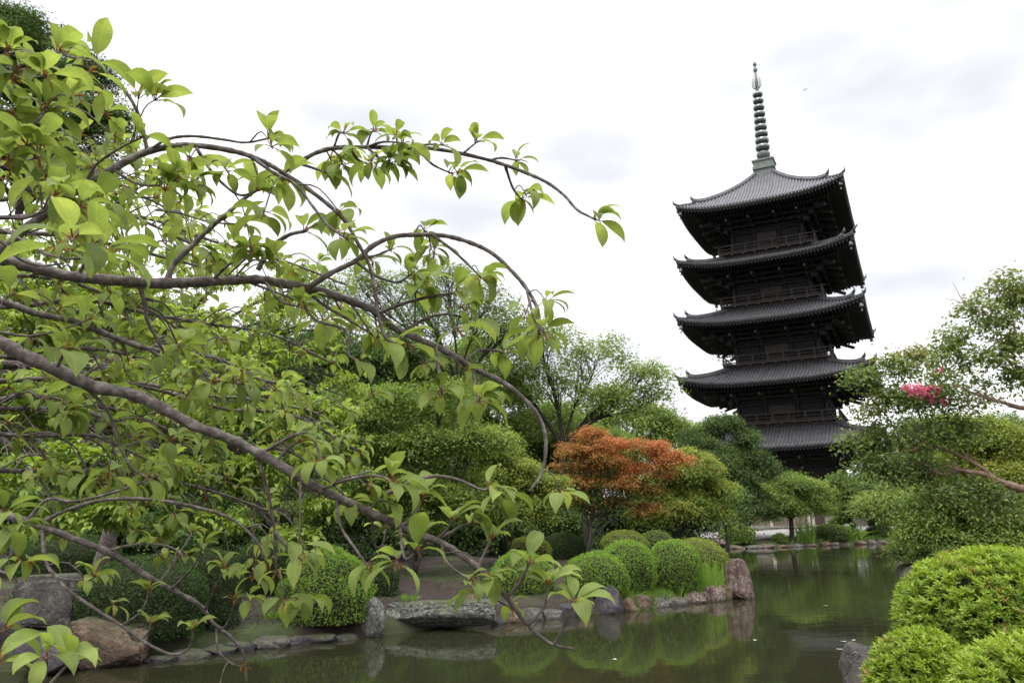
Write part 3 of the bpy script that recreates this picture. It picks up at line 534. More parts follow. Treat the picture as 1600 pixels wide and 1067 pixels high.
tree('broadleaf_tree', 'airy green tree with open twigs on the skyline above the green maples', 'tree', [(560, 450, 31, 60, 45), (640, 455, 32, 60, 45), (700, 440, 32, 45, 30), (760, 470, 32, 55, 45), (680, 520, 32, 110, 50), (800, 520, 32, 50, 35), (500, 470, 32, 50, 40)], base_at(700, 32), 'mid_leaf', 'dark_bark', leaf=.11, c=.55, per=13, dens=1.0, trunk_r=.16, twigs=260, jitter=.3, fork=at(715, 610, 32))
tree('broadleaf_tree', 'mid green tree filling the gap between the open crowned trees and the maples', 'tree', [(690, 600, 39, 80, 45), (780, 630, 39, 80, 45), (860, 670, 39, 80, 36), (620, 580, 39, 70, 50), (740, 560, 39, 60, 30), (700, 670, 39, 100, 40), (800, 690, 39, 90, 30), (940, 690, 39, 60, 24)], base_at(740, 39), 'fresh_leaf', 'dark_bark', leaf=.12, c=.5, per=30, dens=1.2, trunk_r=.2)
tree('broadleaf_tree', 'olive green open crowned tree between the green maples and the red maple', 'tree', [(850, 540, 35, 60, 42), (930, 560, 35, 65, 38), (1005, 590, 35, 50, 34), (865, 610, 35, 80, 45), (960, 630, 35, 80, 36), (800, 600, 35, 60, 60), (1030, 620, 35, 22, 16), (760, 560, 35, 45, 45)], base_at(880, 35), 'fresh_leaf', 'dark_bark', leaf=.12, c=.5, per=15, dens=.8, trunk_r=.22, twigs=240, jitter=.3, fork=at(880, 700, 35))
tree('broadleaf_tree', 'soft green rounded tree on the skyline left of the pagoda', 'tree', [(930, 665, 58, 60, 28), (1000, 662, 58, 60, 28), (1060, 680, 58, 45, 26), (960, 700, 58, 90, 30)], base_at(980, 58), 'fresh_leaf', 'bark', BG, leaf=.2, c=.8, per=34, dens=1.4, trunk_r=.25)
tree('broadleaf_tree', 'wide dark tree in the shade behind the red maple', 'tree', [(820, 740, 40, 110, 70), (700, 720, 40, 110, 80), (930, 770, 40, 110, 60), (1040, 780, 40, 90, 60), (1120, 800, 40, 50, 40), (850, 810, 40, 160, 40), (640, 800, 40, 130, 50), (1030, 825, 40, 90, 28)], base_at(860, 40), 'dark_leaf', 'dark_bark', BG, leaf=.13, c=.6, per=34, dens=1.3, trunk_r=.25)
tree('conifer_tree', 'dark feathery evergreen just left of the lowest pagoda storeys', 'tree', [(1130, 665, 44, 32, 16), (1105, 690, 44, 40, 20), (1160, 690, 44, 32, 16), (1130, 715, 44, 60, 24), (1165, 735, 44, 45, 22), (1100, 745, 44, 55, 26), (1150, 770, 44, 45, 26)], base_at(1135, 44), 'pine_leaf', 'dark_bark', leaf=.14, c=.36, per=30, flat=.3, dens=1.3, asp=.22, trunk_r=.18, jitter=.3)
for k, (px_, Y_, lab) in enumerate([(-150, 46, 'leftmost of the far dark trees behind the cherry foliage'), (60, 50, 'second from the left of the far dark trees behind the cherry foliage'), (260, 48, 'third from the left of the far dark trees behind the cherry foliage'), (450, 52, 'fourth from the left of the far dark trees behind the cherry foliage'), (620, 54, 'rightmost of the far dark trees behind the green maples')]):
    tree('broadleaf_tree', lab, 'tree', [(px_-60, 640, Y_, 90, 80), (px_+60, 660, Y_, 90, 80), (px_, 740, Y_, 130, 60), (px_, 800, Y_, 150, 34), (px_, 590, Y_, 70, 60)], base_at(px_, Y_), 'dark_leaf', 'dark_bark', BG, leaf=.2, c=.8, per=26, dens=1.1, trunk_r=.3, twigs=10)
US = 'dark shrubs under the trees of the left bank'
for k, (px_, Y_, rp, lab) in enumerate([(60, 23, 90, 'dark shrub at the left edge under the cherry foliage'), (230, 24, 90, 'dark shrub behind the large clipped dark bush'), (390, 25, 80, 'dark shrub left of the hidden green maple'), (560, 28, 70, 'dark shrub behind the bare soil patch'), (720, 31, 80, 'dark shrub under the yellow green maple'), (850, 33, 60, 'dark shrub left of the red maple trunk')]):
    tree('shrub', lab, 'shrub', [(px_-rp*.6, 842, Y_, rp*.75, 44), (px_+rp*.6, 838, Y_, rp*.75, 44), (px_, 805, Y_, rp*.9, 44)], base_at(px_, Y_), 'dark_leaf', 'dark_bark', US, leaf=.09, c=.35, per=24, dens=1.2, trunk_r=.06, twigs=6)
# green maples on the left bank
MG = 'green maples on the left bank'
tree('maple_tree', 'large green maple with layered sprays standing on the bare soil of the left bank', 'tree', [(600, 640, 22, 70, 40), (690, 625, 22, 70, 36), (560, 690, 22, 60, 40), (655, 700, 22, 90, 36), (745, 690, 22, 60, 34), (600, 755, 22, 90, 34), (700, 765, 22, 90, 34), (650, 810, 22, 60, 24)],
     base_at(650, 21.5), 'maple_green', 'dark_bark', sub=(50, .16, .36, .62), leaf=.076, c=.32, per=24, flat=.36, dens=1.4, trunk_r=.10, jitter=.25, twigs=120, multi=2)
tree('maple_tree', 'green maple hiding behind the cherry bough above the bare soil', 'tree', [(520, 650, 24, 60, 45), (480, 720, 24, 60, 50), (530, 780, 24, 70, 40), (440, 790, 24, 70, 50)], base_at(500, 24), 'maple_green', 'dark_bark', sub=(50, .16, .36, .62), leaf=.07, c=.3, per=28, flat=.2, dens=1.3, trunk_r=.09, multi=2)
tree('maple_tree', 'yellow green maple spreading low between the large green maple and the red maple', 'tree', [(790, 735, 25, 62, 24), (840, 760, 25, 50, 20), (745, 775, 25, 60, 28), (810, 795, 25, 60, 22), (770, 700, 25, 50, 20)],
     base_at(790, 25), 'maple_yellow', 'dark_bark', sub=(50, .16, .36, .62), leaf=.066, c=.25, per=30, flat=.32, dens=1.4, trunk_r=.08, jitter=.25, multi=2)
tree('maple_tree', 'orange red leaved maple with forking trunk on the peninsula', 'tree', [(945, 695, 28, 50, 18, .85), (905, 705, 28, 38, 18, .65), (1000, 700, 28, 50, 15, .9), (1050, 716, 28, 44, 9, .95), (880, 730, 28, 30, 16, .4), (950, 725, 28, 60, 18, .6), (1005, 735, 28, 45, 13, .75), (900, 752, 28, 44, 14, .4), (965, 755, 28, 50, 12, .45), (1015, 795, 28, 26, 8, .7), (960, 785, 28, 30, 10, .15), (900, 782, 28, 40, 12, .15), (1010, 765, 28, 32, 10, .3), (925, 678, 28, 30, 9, .7)],
     base_at(914, 27.5), 'maple_orange', 'dark_bark', sub=(26, .2, .42, .42), leaf=.062, c=.24, per=30, flat=.2, dens=.62, trunk_r=.085, jitter=.4, twigs=200, multi=2, fork=at(925, 805, 28), tsp=.2, hollow=.3)
tree('maple_tree', 'fresh green maple directly right of the red maple', 'tree', [(1045, 745, 31, 50, 26), (1095, 735, 31, 40, 22), (1120, 765, 31, 28, 20), (1060, 785, 31, 55, 26), (1105, 795, 31, 34, 22), (1020, 800, 31, 40, 20), (1075, 712, 31, 26, 12)],
     base_at(1055, 31), 'maple_yellow', 'dark_bark', leaf=.075, c=.28, per=30, flat=.25, dens=1.35, trunk_r=.10, jitter=.25, multi=2)
# far shore
FS = 'small trees along the far shore'
tree('maple_tree', 'small umbrella shaped tree with forked trunk on the far shore by the path', 'tree', [(1190, 775, 58, 34, 22), (1235, 762, 58, 44, 22), (1272, 772, 58, 30, 20), (1215, 790, 58, 50, 16), (1260, 792, 58, 36, 12), (1170, 800, 58, 22, 14)], base_at(1238, 57.6), 'maple_green', 'dark_bark', sub=(50, .16, .36, .62), leaf=.13, c=.42, per=30, flat=.4, dens=1.5, trunk_r=.26, jitter=.25, fork=at(1236, 810, 58))
tree('maple_tree', 'small dark tree on the far shore right of the umbrella shaped one', 'tree', [(1310, 765, 61, 30, 22), (1350, 770, 61, 34, 26), (1330, 795, 61, 40, 14), (1385, 785, 61, 30, 22), (1290, 785, 61, 20, 14)], base_at(1328, 61), 'mid_leaf', 'dark_bark', leaf=.14, c=.45, per=30, flat=.4, dens=1.5, trunk_r=.18, jitter=.25, fork=at(1328, 812, 61))
tree('conifer_tree', 'dark low pine behind the dome bush at the left end of the far shore', 'tree', [(1150, 800, 57, 26, 14), (1185, 790, 57, 26, 14), (1165, 778, 57, 24, 12), (1200, 808, 57, 12, 8)], base_at(1165, 57.5), 'pine_leaf', 'dark_bark', leaf=.14, c=.4, per=28, asp=.2, dens=1.4, trunk_r=.15)
for px_, Y_, lab in ((1450, 76, 'dark round tree at the far right behind the crape myrtle'), (1560, 72, 'broad tree at the right edge of the photo behind the crape myrtle')):
    tree('broadleaf_tree', lab, 'tree', [(px_-40, 740, Y_, 70, 50), (px_+40, 720, Y_, 70, 55), (px_, 690, Y_, 60, 45), (px_, 785, Y_, 110, 30)], base_at(px_, Y_), 'mid_leaf', 'dark_bark', BG, leaf=.2, c=.9, per=34, dens=1.4, trunk_r=.3)
tree('cherry_tree', 'light green cherry tree behind the bare crape myrtle bough at the right edge', 'tree', [(1530, 690, 34, 60, 36, .5), (1590, 705, 34, 50, 40, .7), (1560, 740, 34, 70, 30, .6), (1640, 720, 34, 60, 50), (1500, 730, 34, 40, 26)], base_at(1580, 34), 'maple_yellow', 'dark_bark', leaf=.11, c=.38, per=26, dens=1.3, trunk_r=.16)
# right bank: crape myrtle
cmb = at(1760, 900, 13.5); cmb[2] = h1(cmb[0], cmb[1])
cm = tree('crape_myrtle_tree', 'crape myrtle with pink flowers and a bare tan bough reaching in from the right', 'tree', [
    (1345, 590, 14, 34, 14, .4), (1390, 575, 14, 34, 16, .5), (1440, 560, 14, 36, 18, .7), (1490, 590, 13.5, 40, 20, .45), (1340, 640, 14, 38, 18, .4), (1400, 625, 14, 46, 20, .45), (1460, 625, 13.5, 46, 22, .45), (1520, 625, 13.5, 34, 16),
    (1330, 690, 14, 26, 12, .4), (1385, 680, 14, 46, 18, .35), (1450, 680, 13.5, 46, 20, .35), (1500, 670, 13.5, 30, 16, .4), (1360, 725, 14, 46, 18, .35), (1430, 735, 14, 56, 20, .35), (1500, 765, 13.5, 50, 18, .4), (1560, 790, 13.5, 50, 20, .4),
    (1565, 450, 12.5, 40, 18, .5), (1600, 470, 12.5, 40, 24, .5), (1525, 480, 12.5, 26, 10, .5), (1555, 505, 12.5, 34, 14, .5), (1495, 522, 12.5, 28, 9, .5), (1590, 540, 12.5, 40, 20, .5), (1545, 565, 12.5, 34, 14, .5), (1490, 555, 12.5, 34, 12, .5), (1600, 590, 12.5, 36, 14, .4), (1530, 600, 13, 30, 12)],
    tuple(cmb), 'myrtle_leaf', 'myrtle_bark', sub=(24, .22, .44, .6), leaf=.066, c=.2, per=15, flat=.5, dens=.8, asp=.5, trunk_r=.11, fork=at(1720, 800, 13.5), jitter=.3, hollow=.25, limbs=False, tsp=.12)
def limb(o, pts, r, barkm='myrtle_bark', name='branch', n=8, twigs=0, tl=.35, jit=.08):
    W = np.array([at(*p_) for p_ in pts]); pth = bez(W, 6); rr = np.interp(np.linspace(0, 1, len(pth)), np.linspace(0, 1, len(r)), r); m_ = MB(); m_.tube(pth, rr, n, jit=jit)
    for _ in range(twigs):
        k0 = int(RNG.integers(2, len(pth)-1)); d = nrm((pth[min(k0+1, len(pth)-1)]-pth[k0-1])*3/np.linalg.norm(pth[k0]-pth[k0-1])*.3+RNG.normal(size=3)*.7+[0, 0, .4]); L = tl*RNG.uniform(.5, 1.5)
        m_.tube(bez([pth[k0], pth[k0]+d*L*.5+[0, 0, .03], pth[k0]+d*L+RNG.normal(size=3)*.05], 3), np.linspace(min(.3*rr[k0], .012), .003, 7), 4, cap=False)
    loc = np.array(o.location); m_.build(name, M[barkm], o, True, loc=loc).location = (0, 0, 0)
limb(cm, [(1720, 800, 13.5), (1650, 775, 13.4), (1600, 764, 13.3), (1560, 752, 13.2), (1535, 740, 13.2), (1505, 735, 13.3), (1480, 728, 13.4)], [.10, .075, .062, .05, .035, .02], twigs=8, tl=.5)
limb(cm, [(1560, 752, 13.2), (1530, 728, 13.3), (1500, 712, 13.5), (1470, 700, 13.6), (1445, 690, 13.8), (1440, 660, 13.9), (1430, 630, 14)], [.035, .025, .02, .012], twigs=14)
limb(cm, [(1720, 800, 13.5), (1690, 690, 13), (1630, 645, 12.7), (1590, 636, 12.6), (1565, 628, 12.6), (1530, 618, 12.8), (1490, 600, 13.2)], [.07, .045, .035, .025, .014], twigs=12)
limb(cm, [(1630, 645, 12.7), (1600, 600, 12.5), (1585, 560, 12.4), (1585, 510, 12.4), (1575, 480, 12.5), (1560, 450, 12.5)], [.03, .02, .015, .008], twigs=12, tl=.5)
limb(cm, [(1585, 510, 12.4), (1560, 498, 12.4), (1530, 488, 12.4), (1505, 470, 12.5), (1488, 440, 12.5)], [.014, .01, .006, .003], twigs=6)
limb(cm, [(1600, 600, 12.5), (1570, 560, 12.5), (1530, 545, 12.5), (1500, 530, 12.5), (1475, 520, 12.5)], [.014, .01, .006, .003], twigs=6)
limb(cm, [(1445, 690, 13.8), (1425, 705, 13.9), (1410, 690, 14), (1385, 650, 14), (1350, 610, 14)], [.02, .018, .012, .006], twigs=10)
limb(cm, [(1505, 735, 13.3), (1470, 740, 13.6), (1430, 720, 13.9), (1395, 740, 14), (1350, 735, 14)], [.025, .018, .012, .006], twigs=10)
limb(cm, [(1600, 764, 13.3), (1560, 780, 13.4), (1500, 775, 13.5), (1450, 790, 13.6)], [.03, .02, .012, .006], twigs=8)
for (px_, py_, r_, k) in ((1428, 608, 9, 12), (1441, 611, 10, 16), (1452, 612, 9, 12), (1463, 610, 7, 8), (1456, 622, 6, 8), (1474, 628, 5, 5), (1471, 577, 4, 4), (1414, 605, 4, 3)):
    fm = MB(); c0 = at(px_, py_, 13.2); n = k*9; P = c0+np.clip(RNG.normal(size=(n, 3)), -1.5, 1.5)*r_*13.2/F*.55; small_leaves(fm, P, nrm(P-c0), .045, .3, .9, .5, .3); fm.build('flower_cluster', M['flower'], cm, True, loc=np.array(cm.location)).location = (0, 0, 0)
tree('shrub', 'wide leafy green shrub with layered boughs on the right bank under the crape myrtle', 'shrub', [(1400, 775, 19, 50, 30), (1460, 790, 18, 60, 36), (1540, 800, 18, 70, 36), (1440, 825, 18, 50, 24), (1520, 835, 18, 80, 26), (1600, 820, 18, 60, 36), (1660, 800, 18, 60, 50)],
     base_at(1520, 18), 'maple_green', 'dark_bark', sub=(34, .18, .36, .42), leaf=.07, c=.26, per=24, flat=.3, dens=1.15, trunk_r=.05)
tree('shrub', 'low dark shrub at the right waterline behind the largest near azalea', 'shrub', [(1425, 866, 30, 34, 16), (1465, 862, 29, 50, 22), (1530, 865, 27, 60, 30), (1410, 876, 31, 20, 9)], base_at(1465, 29), 'mid_leaf', 'dark_bark', leaf=.07, c=.25, per=24, dens=1.2, trunk_r=.04, twigs=6)
tree('shrub', 'leafy green shrub over the water right of the far shore', 'shrub', [(1370, 790, 30, 30, 18), (1420, 780, 30, 44, 30), (1460, 800, 30, 46, 34), (1440, 835, 30, 40, 18), (1500, 820, 30, 50, 36)], base_at(1470, 30), 'myrtle_leaf', 'dark_bark', leaf=.09, c=.32, per=26, flat=.5, dens=1.35, trunk_r=.05, tsp=.1)

# ------------------------------------------------------------------ clipped azaleas
def low(d):
    """lower half of a dome: walls run almost straight down instead of tucking under"""
    q = d.copy(); m_ = q[:, 2] < 0; h_ = np.linalg.norm(q[:, :2], axis=1)+1e-6; k_ = np.where(m_, (1-.12*np.abs(q[:, 2]))/h_, 1); q[:, 0] *= k_; q[:, 1] *= k_; return q
def dome(name, label, px, py, Y, rpx, rpy, leafm, group=None, leaf=.035, dens=1., cat='bush', core=.90, rough=.085, sq=1.0, base=None, per=None):
    """clipped rounded bush: leaf shell over a dark inner core added to block light; px,py = centre of the silhouette"""
    c0 = at(px, py, Y); sc = Y/F; rx, rz = rpx*sc, rpy*sc; ry = rx*.92; g = h1(c0[0], c0[1]); hi = c0[2]+rz; c0[2] = min(c0[2], g+.62*(hi-g)); rz = hi-c0[2]; dl = max(rz, c0[2]-g+.05); o = empty(name, (c0[0], c0[1], g)); tag(o, label, cat, group); loc = np.array([c0[0], c0[1], g])
    area = 2*math.pi*(rx*ry+rx*rz); n = int(area*dens*3.6/(leaf*leaf)); d = rand_unit(n)
    d = d[d[:, 2] > -.75]; n = len(d); sh = 1+rough*vnoise(d, 3.3, px*.01)+rough*.5*vnoise(d, 9, px*.02); q, lowz = low(d), None
    P = c0+q*np.stack([np.full(n, rx), np.full(n, ry), np.where(d[:, 2] < 0, dl/.75, rz)], 1)*(sh*(1-.11*RNG.uniform(0, 1, n)**2))[:, None]; k = P[:, 2] > g-.05; P, d = P[k], d[k]
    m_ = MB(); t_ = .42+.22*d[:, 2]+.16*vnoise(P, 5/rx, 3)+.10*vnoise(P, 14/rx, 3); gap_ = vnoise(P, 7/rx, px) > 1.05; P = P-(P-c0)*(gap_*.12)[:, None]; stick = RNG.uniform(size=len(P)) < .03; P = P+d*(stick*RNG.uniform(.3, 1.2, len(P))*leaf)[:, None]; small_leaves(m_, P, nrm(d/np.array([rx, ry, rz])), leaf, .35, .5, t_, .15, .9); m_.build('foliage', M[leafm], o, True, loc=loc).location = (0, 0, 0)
    cb_ = MB(); th = np.linspace(0, 2*math.pi, 25)[:-1]; ph = np.linspace(-.85, math.pi/2, 11); TH, PH = np.meshgrid(th, ph); D = np.stack([np.cos(PH)*np.cos(TH), np.cos(PH)*np.sin(TH), np.sin(PH)], -1).reshape(-1, 3)
    sh = 1+rough*vnoise(D, 3.3, px*.01); V = c0+low(D)*np.stack([np.full(len(D), rx), np.full(len(D), ry), np.where(D[:, 2] < 0, dl/.75, rz)], 1)*(sh*core*.95)[:, None]; V[:, 2] = np.maximum(V[:, 2], g-.1)
    i = (np.arange(10)[:, None]*24+np.arange(24)[None]); j = np.arange(10)[:, None]*24+(np.arange(24)[None]+1) % 24; cb_.add(V, np.stack([i, j, j+24, i+24], -1).reshape(-1, 4)); cb_.build('twigs', M['core'], o, True, loc=loc).location = (0, 0, 0)  # dark blob added under the leaf shell to block light
    return o
PG = 'clipped bushes on the peninsula'
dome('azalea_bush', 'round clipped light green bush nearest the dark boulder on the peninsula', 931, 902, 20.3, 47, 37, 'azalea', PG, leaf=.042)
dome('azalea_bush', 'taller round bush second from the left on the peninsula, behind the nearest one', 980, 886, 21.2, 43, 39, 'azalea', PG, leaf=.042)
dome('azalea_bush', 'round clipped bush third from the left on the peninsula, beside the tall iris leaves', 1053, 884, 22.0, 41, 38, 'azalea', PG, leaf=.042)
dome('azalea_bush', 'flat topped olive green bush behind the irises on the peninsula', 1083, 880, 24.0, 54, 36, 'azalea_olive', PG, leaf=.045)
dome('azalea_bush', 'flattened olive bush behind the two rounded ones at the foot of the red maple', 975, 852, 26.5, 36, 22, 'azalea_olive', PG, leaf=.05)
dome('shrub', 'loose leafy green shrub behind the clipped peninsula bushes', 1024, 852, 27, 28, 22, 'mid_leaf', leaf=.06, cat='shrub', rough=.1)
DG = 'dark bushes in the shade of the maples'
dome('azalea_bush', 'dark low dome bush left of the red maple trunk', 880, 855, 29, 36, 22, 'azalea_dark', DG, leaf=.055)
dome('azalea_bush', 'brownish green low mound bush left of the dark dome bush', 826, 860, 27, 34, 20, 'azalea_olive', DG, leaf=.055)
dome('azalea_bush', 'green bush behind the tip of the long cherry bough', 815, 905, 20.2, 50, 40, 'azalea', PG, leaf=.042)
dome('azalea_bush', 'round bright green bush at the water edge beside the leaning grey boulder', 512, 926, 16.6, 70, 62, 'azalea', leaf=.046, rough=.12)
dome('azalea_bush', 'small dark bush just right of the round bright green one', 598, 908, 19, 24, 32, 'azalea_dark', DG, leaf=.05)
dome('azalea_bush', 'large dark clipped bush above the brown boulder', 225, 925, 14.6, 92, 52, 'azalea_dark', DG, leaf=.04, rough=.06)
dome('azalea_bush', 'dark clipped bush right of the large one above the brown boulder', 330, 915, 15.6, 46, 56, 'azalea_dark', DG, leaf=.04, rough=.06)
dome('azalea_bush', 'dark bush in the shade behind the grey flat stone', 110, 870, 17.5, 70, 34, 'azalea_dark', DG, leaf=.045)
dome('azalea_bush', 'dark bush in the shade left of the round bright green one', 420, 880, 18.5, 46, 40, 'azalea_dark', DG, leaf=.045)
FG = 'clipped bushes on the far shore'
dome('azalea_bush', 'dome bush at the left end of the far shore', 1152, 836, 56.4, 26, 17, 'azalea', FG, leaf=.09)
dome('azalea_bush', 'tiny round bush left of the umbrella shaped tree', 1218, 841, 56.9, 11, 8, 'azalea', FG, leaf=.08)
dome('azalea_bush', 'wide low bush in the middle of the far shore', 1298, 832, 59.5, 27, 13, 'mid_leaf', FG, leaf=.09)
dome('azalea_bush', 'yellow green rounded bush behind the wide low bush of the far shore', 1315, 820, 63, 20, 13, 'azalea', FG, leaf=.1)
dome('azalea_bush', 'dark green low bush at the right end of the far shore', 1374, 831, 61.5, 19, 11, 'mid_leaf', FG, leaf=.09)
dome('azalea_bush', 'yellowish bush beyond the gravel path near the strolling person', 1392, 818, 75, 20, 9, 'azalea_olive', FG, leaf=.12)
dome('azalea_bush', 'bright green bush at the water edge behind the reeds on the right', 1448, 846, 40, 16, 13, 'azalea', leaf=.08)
# near bushes, modelled shoot by shoot
def near_dome(label, px, py, Y, rpx, rpy, n, size=.034, dep=.95, bare=.2):
    c0 = at(px, py, Y); sc = Y/F; r3 = np.array([rpx*sc, rpx*sc*dep, rpy*sc]); g = h1(c0[0], c0[1]); o = empty('azalea_bush', (c0[0], c0[1], g)); tag(o, label, 'bush', 'clipped bushes at the near right corner'); loc = np.array([c0[0], c0[1], g])
    d = rand_unit(n); d = d[(d[:, 2] > -.7)]; n = len(d); hole = .75*vnoise(d, 13, px*.013)+.75*vnoise(d, 27, px*.02)+.25*vnoise(d, 4, px); sh = 1+.03*vnoise(d, 5, 2)+.018*vnoise(d, 17, 5); depth_ = RNG.uniform(0, 1, n)**1.3*.14
    keep = (hole < .16) | ((depth_ > .10) & (hole < .8)); d, sh, depth_, hole = d[keep], sh[keep], depth_[keep], hole[keep]; n = len(d)
    C = c0+d*r3*(sh-depth_)[:, None]; k = C[:, 2] > g; C, d, hole, depth_ = C[k], d[k], hole[k], depth_[k]; n = len(C)
    ax = nrm(nrm(d/r3)*.75+np.array([0, 0, .65])+RNG.normal(size=(n, 3))*.28); x = nrm(np.cross(ax, [0.3, .9, .1])); y = np.cross(ax, x); m_ = MB(); tw = MB()
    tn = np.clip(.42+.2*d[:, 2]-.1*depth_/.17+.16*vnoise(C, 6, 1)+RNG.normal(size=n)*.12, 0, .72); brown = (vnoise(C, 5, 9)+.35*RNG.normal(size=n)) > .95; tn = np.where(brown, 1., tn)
    for q in range(8):
        a_ = q*2.4+RNG.uniform(-.3, .3, n); el = (.35+.5*(q/8))*math.pi/2*RNG.uniform(.8, 1.2, n)
        dd = nrm(ax*np.sin(math.pi/2-el*.95)[:, None]+(x*np.cos(a_)[:, None]+y*np.sin(a_)[:, None])*np.sin(el)[:, None]); L = size*RNG.uniform(.6, 1.2, n)
        sd = nrm(np.cross(dd, ax)+1e-4); nv = np.cross(sd, dd); b0 = C-ax*.006*q*.5; W = L*.34
        V = np.stack([b0, b0+dd*(L*.45)[:, None]-sd*(W*.5)[:, None]+nv*(W*.2)[:, None], b0+dd*L[:, None]-nv*(L*.12)[:, None], b0+dd*(L*.45)[:, None]+sd*(W*.5)[:, None]+nv*(W*.2)[:, None]], 1)
        cc = np.repeat(np.stack([tn+RNG.normal(size=n)*.05, RNG.uniform(.2, .85, n), 0*tn], 1)[:, None], 4, 1); i = np.arange(n)[:, None]*4; m_.add(V, T=np.vstack([i+[0, 1, 2], i+[0, 2, 3]]), col=cc)
    m_.build('foliage', M['azalea_near'], o, True, loc=loc).location = (0, 0, 0)
    for k in RNG.choice(n, min(900, n//6), replace=False): tw.tube([C[k], C[k]-ax[k]*.05-d[k]*.05, c0+(C[k]-c0)*.72], [.0012, .002, .004], 4, cap=False)
    th = np.linspace(0, 2*math.pi, 33)[:-1]; ph = np.linspace(-.8, math.pi/2, 15); TH, PH = np.meshgrid(th, ph); D = np.stack([np.cos(PH)*np.cos(TH), np.cos(PH)*np.sin(TH), np.sin(PH)], -1).reshape(-1, 3)
    V = c0+D*r3*.78; V[:, 2] = np.maximum(V[:, 2], g-.05); i = (np.arange(14)[:, None]*32+np.arange(32)[None]); j = np.arange(14)[:, None]*32+(np.arange(32)[None]+1) % 32; tw.add(V, np.stack([i, j, j+32, i+32], -1).reshape(-1, 4)); tw.build('twigs', M['core'], o, False, loc=loc).location = (0, 0, 0)  # joins the modelled twigs with an added dark core that blocks light
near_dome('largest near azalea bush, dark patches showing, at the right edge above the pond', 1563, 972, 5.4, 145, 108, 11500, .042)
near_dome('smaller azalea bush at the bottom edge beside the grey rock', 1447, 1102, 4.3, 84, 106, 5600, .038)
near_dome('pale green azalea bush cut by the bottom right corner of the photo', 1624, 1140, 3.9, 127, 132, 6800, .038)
#PART3
# ------------------------------------------------------------------ rocks
def ico(sub):
    import bmesh
    bm = bmesh.new(); bmesh.ops.create_icosphere(bm, subdivisions=sub, radius=1); V = np.array([v.co[:] for v in bm.verts]); T = np.array([[v.index for v in f.verts] for f in bm.faces]); bm.free(); return V, T
ICO = {k: ico(k) for k in (3, 4, 5, 6)}
def rock(label, px, pb, Y, wpx, hpx, m_, seed, group=None, sub=4, depth=.8, flat=.0, sink=.12, cat='rock', fac=10, taper=0, lean=0, boxy=.35, name='rock', top=None):
    """px = centre column, pb = bottom row, wpx/hpx = silhouette in photo pixels"""
    sc = Y/F; q = at(px, pb-hpx/2, Y); w_, h_ = wpx*sc/2, hpx*sc/2; V, T = ICO[sub]; rs = np.random.default_rng(seed)
    D = V.copy(); P = np.sign(D)*np.abs(D)**(1-boxy); P /= np.maximum(1, np.abs(P).max()); 
    for _ in range(fac):   # chiselled facets
        n_ = nrm(rs.normal(size=3)); lim = rs.uniform(.62, .9); dd = P@n_; P = P-np.maximum(dd-lim, 0)[:, None]*n_*.85
    P = P*(1+.06*vnoise(D, 3.2, seed)+.04*vnoise(D, 8, seed)+.026*vnoise(D, 19, seed)+.014*vnoise(D, 37, seed)+.01*rs.normal(size=len(D)))[:, None]
    if flat: P[:, 2] = np.where(P[:, 2] > 1-flat, (1-flat)+(P[:, 2]-1+flat)*.3, P[:, 2])
    mx_ = np.abs(P).max(0); P /= mx_; P[:, :2] *= (1-taper*(P[:, 2:3]+1)/2); P[:, 0] += lean*P[:, 2]; P = P*np.array([w_, w_*depth, h_*(1+sink)]); c0 = np.array([q[0], q[1]+w_*depth*.3, q[2]-h_*sink]); b_ = MB(); b_.add(P, T=T)
    o = b_.build(name, M[m_], smooth=True, loc=None); o.location = c0; o.rotation_euler = (0, 0, rs.uniform(-.15, .15)); tag(o, label, cat, group)
    md = o.data; return o
rock('tall red and grey standing stone at the tip of the peninsula', 1155, 938, 22.3, 50, 64, 'rock_red', 3, sub=6, depth=.7, boxy=.45, lean=-.04, fac=4, taper=.38)
rock('dark purplish boulder at the water edge below the nearest round bush', 953, 964, 19.5, 52, 48, 'rock_dark', 11, sub=6, lean=-.12, fac=6, taper=.3)
rock('long flat grey slab stone lying over the water on the left bank', 686, 981, 17.2, 176, 40, 'rock_lichen', 21, sub=6, depth=.5, flat=.1, boxy=.62, sink=.0, fac=5, lean=.02)
rock('leaning grey boulder between the round bright bush and the long slab', 584, 998, 16.3, 56, 62, 'rock_lichen', 5, sub=6, lean=-.1, fac=6, taper=.5, boxy=.2)
rock('small pale stone standing in the water under the long slab', 688, 993, 17.0, 24, 9, 'rock_gray', 6, sub=3, sink=.4)
rock('small pointed stone behind the right part of the long slab', 737, 955, 18.6, 30, 26, 'rock_brown', 8)
rock('large ochre brown boulder at the water edge on the left', 172, 1042, 13.6, 122, 76, 'rock_brown', 14, sub=6, boxy=.5, flat=.2)
o = rock('smooth grey flat topped stone behind the ochre boulder on the left', 82, 972, 14.6, 100, 72, 'rock_gray', 17, sub=6, boxy=.7, flat=.2, fac=5)
rock('dark wet boulder left of the ochre one', 70, 1050, 12.9, 100, 60, 'rock_dark', 23, boxy=.4)
rock('grey rock at the bottom of the photo beside the smaller near azalea', 1348, 1085, 9.0, 62, 84, 'rock_gray', 29, sub=5, boxy=.4)
rock('low stone left of the ochre boulder at the left edge', -20, 1020, 13.6, 90, 70, 'rock_dark', 31)
ES = 'edging stones of the peninsula'
